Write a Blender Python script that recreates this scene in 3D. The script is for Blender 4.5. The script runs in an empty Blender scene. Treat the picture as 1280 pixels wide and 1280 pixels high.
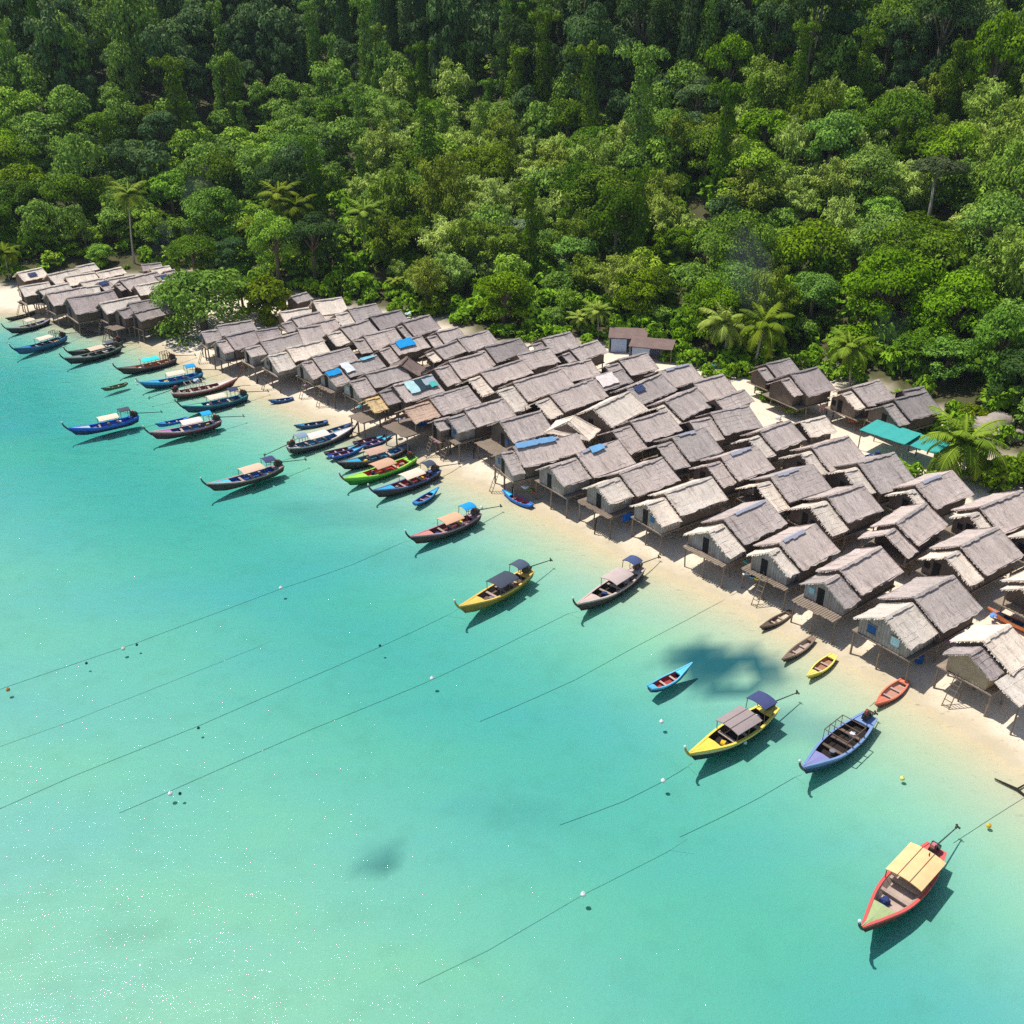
import bpy, math, random
import numpy as np
from mathutils import Vector, Matrix

R = math.radians
rnd = random.Random(7)
scene = bpy.context.scene
COL = scene.collection

# ------------------------------------------------------------------ camera model
HC, FPX, TH = 46.0, 1250.0, R(28.0)
CT, ST = math.cos(TH), math.sin(TH)


def ray(px, py):
    u, v = (px - 640) / FPX, (py - 640) / FPX
    return (u, CT - v * ST, -ST - v * CT)


def un(px, py, z):
    d = ray(px, py)
    t = (z - HC) / d[2]
    return (d[0] * t, d[1] * t)


def proj(x, y, z):
    dz = z - HC
    dep = y * CT - dz * ST
    return (640 + FPX * x / dep, 640 + FPX * (-(y * ST) - dz * CT) / dep)


# ------------------------------------------------------------------ shoreline and slope
SHORE_PX = [(-420, 378), (-200, 384), (-60, 388), (30, 392), (100, 408), (180, 428), (250, 458), (330, 493), (400, 522),
            (470, 552), (560, 590), (620, 614), (700, 652), (780, 692), (860, 726), (930, 758), (1000, 795),
            (1080, 836), (1150, 876), (1230, 926), (1290, 966), (1400, 1045), (1560, 1170)]
BACK_PX = [(-420, 334), (-150, 342), (0, 352), (60, 344), (130, 338), (200, 336), (290, 366), (370, 372), (470, 384), (560, 406), (640, 426),
           (700, 424), (760, 430), (840, 440), (930, 468), (1010, 462), (1100, 496), (1180, 520), (1290, 600), (1450, 680), (1700, 820)]
SHORE = np.array([un(x, y, 0.0) for x, y in SHORE_PX])
BACK = np.array([un(x, y, 1.8) for x, y in BACK_PX])


def sdist(X, Y, poly):
    """signed distance to a polyline that runs left to right; positive beyond it (inland)"""
    X = np.asarray(X, float); Y = np.asarray(Y, float)
    best = np.full(X.shape, 1e18); sgn = np.ones(X.shape)
    for a, b in zip(poly[:-1], poly[1:]):
        d = b - a
        L2 = d @ d
        t = np.clip(((X - a[0]) * d[0] + (Y - a[1]) * d[1]) / L2, 0, 1)
        qx, qy = a[0] + t * d[0], a[1] + t * d[1]
        dd = (X - qx) ** 2 + (Y - qy) ** 2
        cr = d[0] * (Y - a[1]) - d[1] * (X - a[0])
        m = dd < best
        best = np.where(m, dd, best)
        sgn = np.where(m, np.sign(cr), sgn)
    return np.sqrt(best) * np.where(sgn == 0, 1, sgn)


def vnoise(X, Y, sc, seed):
    """smooth value noise, -1..1"""
    X = np.asarray(X, float) / sc; Y = np.asarray(Y, float) / sc
    xi, yi = np.floor(X), np.floor(Y)
    fx, fy = X - xi, Y - yi
    fx = fx * fx * (3 - 2 * fx); fy = fy * fy * (3 - 2 * fy)

    def h(a, b):
        s = np.sin(a * 127.1 + b * 311.7 + seed * 74.7) * 43758.5453
        return (s - np.floor(s)) * 2 - 1
    return (h(xi, yi) * (1 - fx) + h(xi + 1, yi) * fx) * (1 - fy) + (h(xi, yi + 1) * (1 - fx) + h(xi + 1, yi + 1) * fx) * fy


def ground(X, Y):
    sd = sdist(X, Y, SHORE)
    hb = sdist(X, Y, BACK)
    off = np.maximum(-sd, 0)
    sea = -0.95 * (1 - np.exp(-(off / 11.5) ** 1.45)) + 0.17 * (1 - np.exp(-off / 25)) * (vnoise(X, Y, 26, 3) * .7 + vnoise(X, Y, 11, 5) * .3) \
        - 0.5 * np.exp(-((off - 23) / 11.0) ** 2) + 0.32 / (1 + np.exp(-(off - 45) / 5.0))
    sea = sea * .66
    lo = np.maximum(sd, 0)
    land = 0.95 * (1 - np.exp(-lo / 7.0)) + 0.012 * np.minimum(lo, 60) + 0.05 * vnoise(X, Y, 4, 9) * np.minimum(lo / 4, 1)
    h = np.maximum(hb, 0)
    sp = 9.0 * np.logaddexp(0, (h - 22) / 9.0)
    hill = 0.12 * h + 0.34 * (sp - 9 * math.log(1 + math.exp(-22 / 9.0)))
    hill = 150 * (1 - np.exp(-hill / 150)) * 1.0
    hill = hill + np.minimum(h / 30, 1) * (3.0 * vnoise(X, Y, 45, 11) + 1.2 * vnoise(X, Y, 17, 13))
    return np.where(sd < 0, sea, land) + hill


def gz(x, y):
    return float(ground(np.array([x]), np.array([y]))[0])


def on_ground(px, py):
    """first point of the terrain along the ray through a pixel of the survey photograph"""
    d = ray(px, py)
    t = np.linspace(25, 420, 1600)
    X, Y, Z = d[0] * t, d[1] * t, HC + d[2] * t
    k = int(np.argmax(ground(X, Y) > Z))
    return float(X[k]), float(Y[k]), gz(X[k], Y[k])


# ------------------------------------------------------------------ scene helpers
def tag(o, label=None, cat=None, group=None, kind=None):
    if label: o['label'] = label
    if cat: o['category'] = cat
    if group: o['group'] = group
    if kind: o['kind'] = kind
    return o


def thing(name, label, cat, loc=(0, 0, 0), rz=0.0, group=None):
    o = bpy.data.objects.new(name, None)
    o.empty_display_size = 0.3
    COL.objects.link(o)
    o.location = loc
    o.rotation_euler = (0, 0, rz)
    return tag(o, label, cat, group)


class MB:
    def __init__(s):
        s.v, s.f, s.m = [], [], []

    def add(s, verts, faces, mi=0):
        b = len(s.v)
        s.v += [tuple(p) for p in verts]
        s.f += [tuple(b + i for i in f) for f in faces]
        s.m += [mi] * len(faces)

    def box(s, c, d, rz=0.0, mi=0, taper=1.0):
        cx, cy, cz = c; x, y, z = d[0] / 2, d[1] / 2, d[2] / 2
        cr, sr = math.cos(rz), math.sin(rz)
        vs = []
        for k in (-1, 1):
            t = taper if k > 0 else 1.0
            for i, j in ((-1, -1), (1, -1), (1, 1), (-1, 1)):
                a, b = i * x * t, j * y * t
                vs.append((cx + a * cr - b * sr, cy + a * sr + b * cr, cz + k * z))
        s.add(vs, [(3, 2, 1, 0), (4, 5, 6, 7), (0, 1, 5, 4), (1, 2, 6, 5), (2, 3, 7, 6), (3, 0, 4, 7)], mi)

    def tube(s, pts, rad, n=6, mi=0, cap=True):
        pts = [Vector(p) for p in pts]
        if not isinstance(rad, (list, tuple)): rad = [rad] * len(pts)
        rings = []
        ref = Vector((0, 0, 1))
        for i, p in enumerate(pts):
            t = (pts[min(i + 1, len(pts) - 1)] - pts[max(i - 1, 0)]).normalized()
            r = ref if abs(t.z) < 0.95 else Vector((1, 0, 0))
            a = t.cross(r).normalized(); b = a.cross(t).normalized()
            rings.append([p + (a * math.cos(2 * math.pi * k / n) + b * math.sin(2 * math.pi * k / n)) * rad[i] for k in range(n)])
        vs = [q for r_ in rings for q in r_]
        fs = []
        for i in range(len(pts) - 1):
            for k in range(n):
                fs.append((i * n + k, i * n + (k + 1) % n, (i + 1) * n + (k + 1) % n, (i + 1) * n + k))
        if cap:
            fs.append(tuple(range(n - 1, -1, -1)))
            fs.append(tuple((len(pts) - 1) * n + k for k in range(n)))
        s.add(vs, fs, mi)

    def lathe(s, c, prof, n=10, mi=0):
        vs, fs = [], []
        for r_, z in prof:
            for k in range(n):
                a = 2 * math.pi * k / n
                vs.append((c[0] + r_ * math.cos(a), c[1] + r_ * math.sin(a), c[2] + z))
        for i in range(len(prof) - 1):
            for k in range(n):
                fs.append((i * n + k, i * n + (k + 1) % n, (i + 1) * n + (k + 1) % n, (i + 1) * n + k))
        fs.append(tuple(range(n - 1, -1, -1)))
        fs.append(tuple((len(prof) - 1) * n + k for k in range(n)))
        s.add(vs, fs, mi)

    def build(s, name, mats, parent=None, smooth=False):
        me = bpy.data.meshes.new(name)
        me.from_pydata(s.v, [], s.f)
        if not isinstance(mats, (list, tuple)): mats = [mats]
        for m in mats: me.materials.append(m)
        if len(mats) > 1: me.polygons.foreach_set('material_index', s.m)
        if smooth: me.polygons.foreach_set('use_smooth', [True] * len(s.f))
        me.update()
        o = bpy.data.objects.new(name, me)
        COL.objects.link(o)
        if parent: o.parent = parent
        return o


def np_mesh(name, V, F, mat, tone=None, smooth=False):
    me = bpy.data.meshes.new(name)
    n, m, k = len(V), len(F), F.shape[1]
    me.vertices.add(n); me.vertices.foreach_set('co', np.asarray(V, np.float32).ravel())
    me.loops.add(m * k); me.loops.foreach_set('vertex_index', np.asarray(F, np.int32).ravel())
    me.polygons.add(m); me.polygons.foreach_set('loop_start', np.arange(0, m * k, k, dtype=np.int32))
    if smooth: me.polygons.foreach_set('use_smooth', np.ones(m, bool))
    me.update(calc_edges=True)
    me.materials.append(mat)
    if tone is not None:
        for nm, arr in (tone.items() if isinstance(tone, dict) else [('tone', tone)]):
            a = me.attributes.new(nm, 'FLOAT', 'POINT')
            a.data.foreach_set('value', np.asarray(arr, np.float32))
    return me


# ------------------------------------------------------------------ materials
def lin(r, g, b):
    f = lambda c: (c / 255 / 12.92) if c / 255 <= .04045 else ((c / 255 + .055) / 1.055) ** 2.4
    return (f(r), f(g), f(b), 1)


def new_mat(name):
    m = bpy.data.materials.new(name)
    m.use_nodes = True
    nt = m.node_tree
    nt.nodes.clear()
    out = nt.nodes.new('ShaderNodeOutputMaterial')
    return m, nt, out


class NT:
    """tiny node helper"""
    def __init__(s, nt): s.nt = nt

    def n(s, typ, ins=None, **kw):
        nd = s.nt.nodes.new('ShaderNode' + typ)
        for k, v in kw.items(): setattr(nd, k, v)
        for k, v in (ins or {}).items():
            sock = nd.inputs[k]
            if isinstance(v, bpy.types.NodeSocket): s.nt.links.new(v, sock)
            else: sock.default_value = v
        return nd

    def mix(s, fac, a, b, blend='MIX'):
        nd = s.n('Mix', data_type='RGBA', blend_type=blend)
        for i, v in ((0, fac), (6, a), (7, b)):
            if isinstance(v, bpy.types.NodeSocket): s.nt.links.new(v, nd.inputs[i])
            else: nd.inputs[i].default_value = v
        return nd.outputs[2]

    def noise(s, vec, scale, detail=3, rough=.55, out='Fac'):
        ins = {'Scale': scale, 'Detail': detail, 'Roughness': rough}
        if vec is not None: ins['Vector'] = vec
        return s.n('TexNoise', ins).outputs[out]

    def ramp(s, fac, stops):
        nd = s.n('ValToRGB', {'Fac': fac})
        e = nd.color_ramp.elements
        while len(e) < len(stops): e.new(.5)
        for el, (p, c) in zip(e, stops): el.position = p; el.color = c if len(c) == 4 else (*c, 1)
        return nd.outputs['Color']

    def math(s, op, a, b=0.0, c=None):
        nd = s.n('Math', operation=op)
        for i, v in enumerate((a, b, c)):
            if v is None: continue
            if isinstance(v, bpy.types.NodeSocket): s.nt.links.new(v, nd.inputs[i])
            else: nd.inputs[i].default_value = v
        return nd.outputs[0]

    def mapping(s, vec, scale, rot=(0, 0, 0)):
        return s.n('Mapping', {'Vector': vec, 'Scale': scale, 'Rotation': rot}).outputs[0]


def principled(h, out, col, rough=.8, bump=None, strength=.5, dist=.05, spec=.3, extra=None):
    ins = {'Base Color': col, 'Roughness': rough, 'Specular IOR Level': spec}
    if bump is not None:
        ins['Normal'] = h.n('Bump', {'Height': bump, 'Strength': strength, 'Distance': dist}).outputs[0]
    if extra: ins.update(extra)
    p = h.n('BsdfPrincipled', ins)
    h.nt.links.new(p.outputs[0], out.inputs['Surface'])
    return p


def thatch(name, ca, cb, cc):
    """palm-leaf thatch: strands run down the slope (local y), courses across it"""
    m, nt, out = new_mat(name); h = NT(nt)
    tc = h.n('TexCoord').outputs['Object']
    rn = h.n('ObjectInfo').outputs['Random']
    off = h.n('VectorMath', {0: tc, 1: h.n('CombineXYZ', {'X': h.math('MULTIPLY', rn, 91), 'Y': h.math('MULTIPLY', rn, 37), 'Z': 0.0}).outputs[0]}, operation='ADD').outputs[0]
    strands = h.noise(h.mapping(off, (9, 1.3, 1.3)), 1.6, 4, .6)
    blot = h.noise(off, .75, 4, .6)
    fine = h.noise(h.mapping(off, (14, 4, 4)), 2.5, 2, .6)
    col = h.mix(h.math('MULTIPLY_ADD', strands, 2.8, -.9), ca, cb)
    col = h.mix(h.ramp(blot, [(.42, (0, 0, 0)), (.68, (1, 1, 1))]), col, cc)
    col = h.mix(h.ramp(fine, [(.34, (.5, .48, .46)), (.5, (1, 1, 1))]), (0, 0, 0, 1), col)
    panel = h.noise(h.mapping(off, (1.0, 0.02, 0.02)), 1.1, 1, .4)          # bundles laid side by side
    val = h.math('MULTIPLY_ADD', rn, .3, .84)
    stain = h.ramp(h.noise(h.mapping(off, (2.6, .5, .5)), 1.0, 4, .65), [(.30, (.62, .6, .6)), (.46, (1, 1, 1))])
    col = h.mix(1.0, col, stain, 'MULTIPLY')
    val = h.math('MULTIPLY', val, h.math('MULTIPLY_ADD', panel, .5, .75))
    hs = h.n('HueSaturation', {'Color': col, 'Value': val, 'Saturation': h.math('MULTIPLY_ADD', rn, .3, .85)}).outputs[0]
    bmp = h.math('ADD', strands, h.math('MULTIPLY', fine, .8))
    principled(h, out, hs, .9, bmp, .6, .035, .15)
    return m


def wood(name, ca, cb, scale=(3, 3, 14), rough=.85):
    m, nt, out = new_mat(name); h = NT(nt)
    tc = h.n('TexCoord').outputs['Object']
    g = h.noise(h.mapping(tc, scale), 1.2, 4, .6)
    b = h.noise(tc, .9, 3, .6)
    rn = h.n('ObjectInfo').outputs['Random']
    col = h.mix(g, ca, cb)
    col = h.mix(h.math('MULTIPLY_ADD', b, 1.0, -.2), col, tuple(.72 * c for c in ca[:3]) + (1,))
    hs = h.n('HueSaturation', {'Color': col, 'Value': h.math('MULTIPLY_ADD', rn, .4, .8)}).outputs[0]
    principled(h, out, hs, rough, g, .6, .04, .2)
    return m


PAINTS = {}


def paint(rgb, rough=.5, wear=.55):
    key = (tuple(rgb), rough)
    if key in PAINTS: return PAINTS[key]
    m, nt, out = new_mat('boat_paint'); h = NT(nt)
    tc = h.n('TexCoord').outputs['Object']
    c = lin(*rgb)
    g = h.noise(h.mapping(tc, (1.2, 5, 5)), 2.2, 5, .65)
    s2 = h.noise(tc, 9, 3, .6)
    worn = tuple(.5 * x + .5 * y for x, y in zip(c[:3], (.20, .17, .14))) + (1,)
    col = h.mix(h.math('MULTIPLY', h.ramp(g, [(.46, (0, 0, 0)), (.72, (1, 1, 1))]), wear * 1.4), c, worn)
    col = h.mix(h.math('MULTIPLY', s2, .25), col, tuple(.6 * x for x in c[:3]) + (1,))
    principled(h, out, col, rough, s2, .15, .02, .4)
    PAINTS[key] = m
    return m


CLOTHS = {}


def cloth(rgb, rough=.7):
    key = tuple(rgb)
    if key in CLOTHS: return CLOTHS[key]
    m, nt, out = new_mat('sheet'); h = NT(nt)
    tc = h.n('TexCoord').outputs['Object']
    c = lin(*rgb)
    g = h.noise(tc, 2.0, 4, .6)
    col = h.mix(g, tuple(min(1, 1.1 * x) for x in c[:3]) + (1,), tuple(.78 * x for x in c[:3]) + (1,))
    principled(h, out, col, rough, g, .35, .08, .25)
    CLOTHS[key] = m
    return m


TH_GREY = thatch('thatch_grey', lin(160, 146, 139), lin(216, 203, 195), lin(190, 176, 168))
TH_MAUVE = thatch('thatch_mauve', lin(140, 129, 126), lin(192, 180, 175), lin(164, 152, 148))
TH_PALE = thatch('thatch_pale', lin(208, 193, 177), lin(244, 232, 217), lin(228, 212, 195))
TH_STRAW = thatch('thatch_straw', lin(212, 176, 124), lin(246, 220, 172), lin(230, 198, 148))
TH_ORANGE = thatch('thatch_tan', lin(196, 162, 138), lin(228, 198, 174), lin(212, 178, 154))
TH_DARK = thatch('thatch_dark', lin(108, 92, 86), lin(150, 132, 124), lin(128, 112, 106))
W_WALL = wood('woven_wall', lin(88, 76, 68), lin(142, 126, 114), (11, 11, 2.5))
W_WEAVE = wood('palm_weave', lin(128, 112, 88), lin(204, 184, 158), (1.6, 1.6, 11))
W_GABLE = wood('weathered_plank', lin(82, 77, 75), lin(150, 142, 138), (9, 9, .8))
W_PLANK = wood('plank', lin(120, 106, 92), lin(172, 156, 138), (2, 9, 9))
W_POST = wood('post_wood', lin(112, 98, 86), lin(158, 144, 128), (6, 6, 1))


def plank_wall():
    m, nt, out = new_mat('plank_gable'); h = NT(nt)
    tc = h.n('TexCoord').outputs['Object']
    w = h.n('TexWave', {'Vector': tc, 'Scale': 1.2, 'Distortion': 1.6, 'Detail': 2.0}, bands_direction='Y').outputs['Fac']
    g = h.noise(h.mapping(tc, (7, 7, .9)), 1.3, 4, .65)
    b = h.noise(tc, 1.1, 4, .6)
    c = h.mix(g, lin(116, 112, 112), lin(194, 188, 184))
    c = h.mix(h.ramp(b, [(.4, (0, 0, 0)), (.7, (1, 1, 1))]), c, lin(140, 124, 110))
    c = h.mix(h.ramp(w, [(.03, (.62, .6, .6)), (.14, (1, 1, 1))]), (.03, .026, .023, 1), c)
    principled(h, out, c, .85, w, .4, .03, .2)
    return m


W_GABLE = plank_wall()
W_BOAT = wood('boat_timber', lin(88, 70, 60), lin(146, 124, 108), (1.5, 8, 8), .7)
W_BOATP = wood('boat_timber_pale', lin(156, 136, 122), lin(202, 184, 172), (1.5, 8, 8), .7)
W_DARK = wood('dark_timber', lin(40, 33, 30), lin(66, 56, 50), (3, 3, 3), .8)
RIDGE_BLUE = cloth((168, 168, 180))
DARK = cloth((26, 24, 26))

# ------------------------------------------------------------------ terrain and sea
def axis(lo, hi, step, far_lo, far_hi):
    a = list(np.arange(lo, hi + 1e-6, step))
    s, x = step, hi
    while x < far_hi: s *= 1.25; x += s; a.append(x)
    s, x, pre = step, lo, []
    while x > far_lo: s *= 1.25; x -= s; pre.append(x)
    return np.array(pre[::-1] + a)


def build_ground():
    xs = axis(-120, 130, 1.25, -1600, 1700)
    ys = axis(24, 330, 1.25, -700, 1800)
    X, Y = np.meshgrid(xs, ys)
    Z = ground(X, Y)
    nx, ny = len(xs), len(ys)
    V = np.stack([X.ravel(), Y.ravel(), Z.ravel()], 1)
    idx = np.arange(nx * ny).reshape(ny, nx)
    F = np.stack([idx[:-1, :-1], idx[:-1, 1:], idx[1:, 1:], idx[1:, :-1]], -1).reshape(-1, 4)
    sd = sdist(X, Y, SHORE); hb = sdist(X, Y, BACK)
    wob = vnoise(X, Y, 9, 21) * 3 + vnoise(X, Y, 3.5, 22) * 1.5
    forest = np.clip((hb + wob + 1.0) / 4.0, 0, 1)
    # seagrass beds and bottom marks, each with an outline of its own
    grass = np.zeros_like(X)
    for px, py, ra, rb, amp in ((885, 838, 3.6, 2.1, 1.0), (925, 848, 3.3, 2.4, 1.0), (905, 868, 2.7, 1.5, .85), (478, 1086, 1.0, .8, .6), (150, 1165, 5, .3, .16),
                                (300, 470, 4, 1.0, .18), (640, 1010, 4, 1.2, .1), (990, 905, 5, 1.6, .28), (430, 640, 8, 2.4, .18),
                                (560, 700, 9, 2, .1), (760, 610, 3, .8, .3), (690, 630, 5, 1.1, .25), (480, 560, 6, 1.2, .3), (160, 425, 10, 1.6, .45), (100, 410, 9, 1.3, .45)):
        cx, cy = un(px, py, -1.3 if amp > .5 else -.4)
        dx, dy = X - cx, Y - cy
        a = R(-12)
        u, v = dx * math.cos(a) + dy * math.sin(a), -dx * math.sin(a) + dy * math.cos(a)
        q = np.sqrt((u / ra) ** 2 + (v / rb) ** 2) + .22 * vnoise(X, Y, 1.7, 31) + .1 * vnoise(X, Y, .8, 32)
        grass = np.maximum(grass, amp * np.clip((1.25 - q) / .5, 0, 1))
    cx, cy = un(927, 860, -1.3)
    grass *= np.clip(np.hypot((X - cx) / 1.3, (Y - cy) / 1.0) * 1.2 - .5, 0, 1)
    me = np_mesh('ground', V, F, None, {'forest': forest.ravel(), 'grass': grass.ravel(), 'sd': sd.ravel()}, True)
    m, nt, out = new_mat('ground_surface'); h = NT(nt)
    pos = h.n('NewGeometry').outputs['Position']
    A = lambda nm: h.n('Attribute', attribute_name=nm).outputs['Fac']
    big = h.noise(h.mapping(pos, (.035, .085, 1), (0, 0, R(-34))), 1.0, 4, .6)
    med = h.noise(pos, .45, 4, .6)
    fine = h.noise(pos, 5, 3, .6)
    dry = h.mix(med, lin(214, 198, 174), lin(232, 218, 198))
    dry = h.mix(h.ramp(fine, [(.58, (0, 0, 0)), (.72, (1, 1, 1))]), dry, lin(176, 148, 118))
    wet = h.mix(med, lin(180, 166, 138), lin(200, 187, 160))
    bed = h.mix(h.ramp(big, [(.3, (0, 0, 0)), (.74, (1, 1, 1))]), lin(172, 184, 172), lin(186, 192, 158))
    bed = h.mix(h.math('MULTIPLY', h.ramp(med, [(.5, (0, 0, 0)), (.75, (1, 1, 1))]), .35), bed, lin(156, 168, 140))
    sd_ = A('sd')
    sdw = h.math('MULTIPLY_ADD', med, 2.4, h.math('ADD', sd_, -1.2))
    k1 = h.n('MapRange', {'Value': sdw, 'From Min': -9.0, 'From Max': -.5}).outputs[0]
    k2 = h.n('MapRange', {'Value': sdw, 'From Min': .2, 'From Max': 2.6}).outputs[0]
    c = h.mix(k1, bed, wet)
    c = h.mix(k2, c, dry)
    weed = h.noise(h.mapping(pos, (.8, 2.2, 1), (0, 0, R(30))), 1.5, 5, .7)
    band_ = h.math('MULTIPLY', h.n('MapRange', {'Value': sd_, 'From Min': -7.0, 'From Max': -1.0}).outputs[0], h.n('MapRange', {'Value': sd_, 'From Min': 4.0, 'From Max': 1.0}).outputs[0])
    c = h.mix(h.math('MULTIPLY', h.ramp(weed, [(.60, (0, 0, 0)), (.70, (1, 1, 1))]), h.math('MULTIPLY', band_, .45)), c, lin(92, 80, 58))
    c = h.mix(A('grass'), c, lin(38, 92, 98))
    dirt = h.mix(med, lin(58, 62, 34), lin(96, 92, 60))
    c = h.mix(A('forest'), c, dirt)
    b = h.math('ADD', med, h.math('MULTIPLY', fine, .5))
    principled(h, out, c, .9, b, .4, .12, .2)
    me.materials.clear(); me.materials.append(m)
    o = bpy.data.objects.new('ground', me); COL.objects.link(o)
    tag(o, kind='structure', label='pale sand beach running down under the sea and up into the forest floor')


def build_water():
    # the sea sheet stops just inside the beach, under the sand
    V = np.array([(-1600, -700, 0), (1700, -700, 0), (1700, 330, 0), (-1600, 330, 0)], float)
    m, nt, out = new_mat('sea_water'); h = NT(nt)
    pos = h.n('NewGeometry').outputs['Position']
    n1 = h.noise(h.mapping(pos, (.55, .9, 1), (0, 0, R(20))), 1.0, 3, .6)
    n2 = h.noise(pos, 4.2, 3, .65)
    bm1 = h.n('Bump', {'Height': n1, 'Strength': 1.0, 'Distance': .16}).outputs[0]
    bm2 = h.n('Bump', {'Height': n2, 'Strength': 1.0, 'Distance': .035, 'Normal': bm1}).outputs[0]
    n3 = h.noise(h.mapping(pos, (6.5, 15, 8), (0, 0, R(12))), 1.0, 2, .6)
    bm = h.n('Bump', {'Height': n3, 'Strength': 1.0, 'Distance': .0105, 'Normal': bm2}).outputs[0]
    fr = h.n('Fresnel', {'IOR': 1.33, 'Normal': bm1}).outputs[0]
    tr = h.n('BsdfTransparent', {'Color': (1, 1, 1, 1)})
    gl = h.n('BsdfGlossy', {'Color': (1, 1, 1, 1), 'Roughness': .03, 'Normal': bm})
    mx = h.n('MixShader', {0: fr, 1: tr.outputs[0], 2: gl.outputs[0]})
    nt.links.new(mx.outputs[0], out.inputs['Surface'])
    va = h.n('VolumeAbsorption', {'Color': WATER_COL, 'Density': WATER_DEN})
    nt.links.new(va.outputs[0], out.inputs['Volume'])
    me = np_mesh('sea', V, np.array([[0, 1, 2, 3]]), m)
    o = bpy.data.objects.new('sea', me); COL.objects.link(o)
    tag(o, kind='structure', label='clear turquoise sea shading to pale green over the sand')


WATER_COL = (0.17, .83, .885, 1)
WATER_DEN = .88
build_ground()
build_water()

# ------------------------------------------------------------------ huts
OR = {1: (0, 310), 2: (120, 310), 3: (230, 360), 4: (340, 350), 5: (460, 370), 6: (400, 430), 7: (520, 450), 8: (600, 400), 9: (720, 400), 10: (600, 520),
      11: (720, 520), 12: (840, 460), 13: (860, 580), 14: (940, 440), 15: (980, 540), 16: (1060, 460), 17: (1120, 560), 18: (980, 640), 19: (1120, 660), 20: (1120, 760)}
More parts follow.
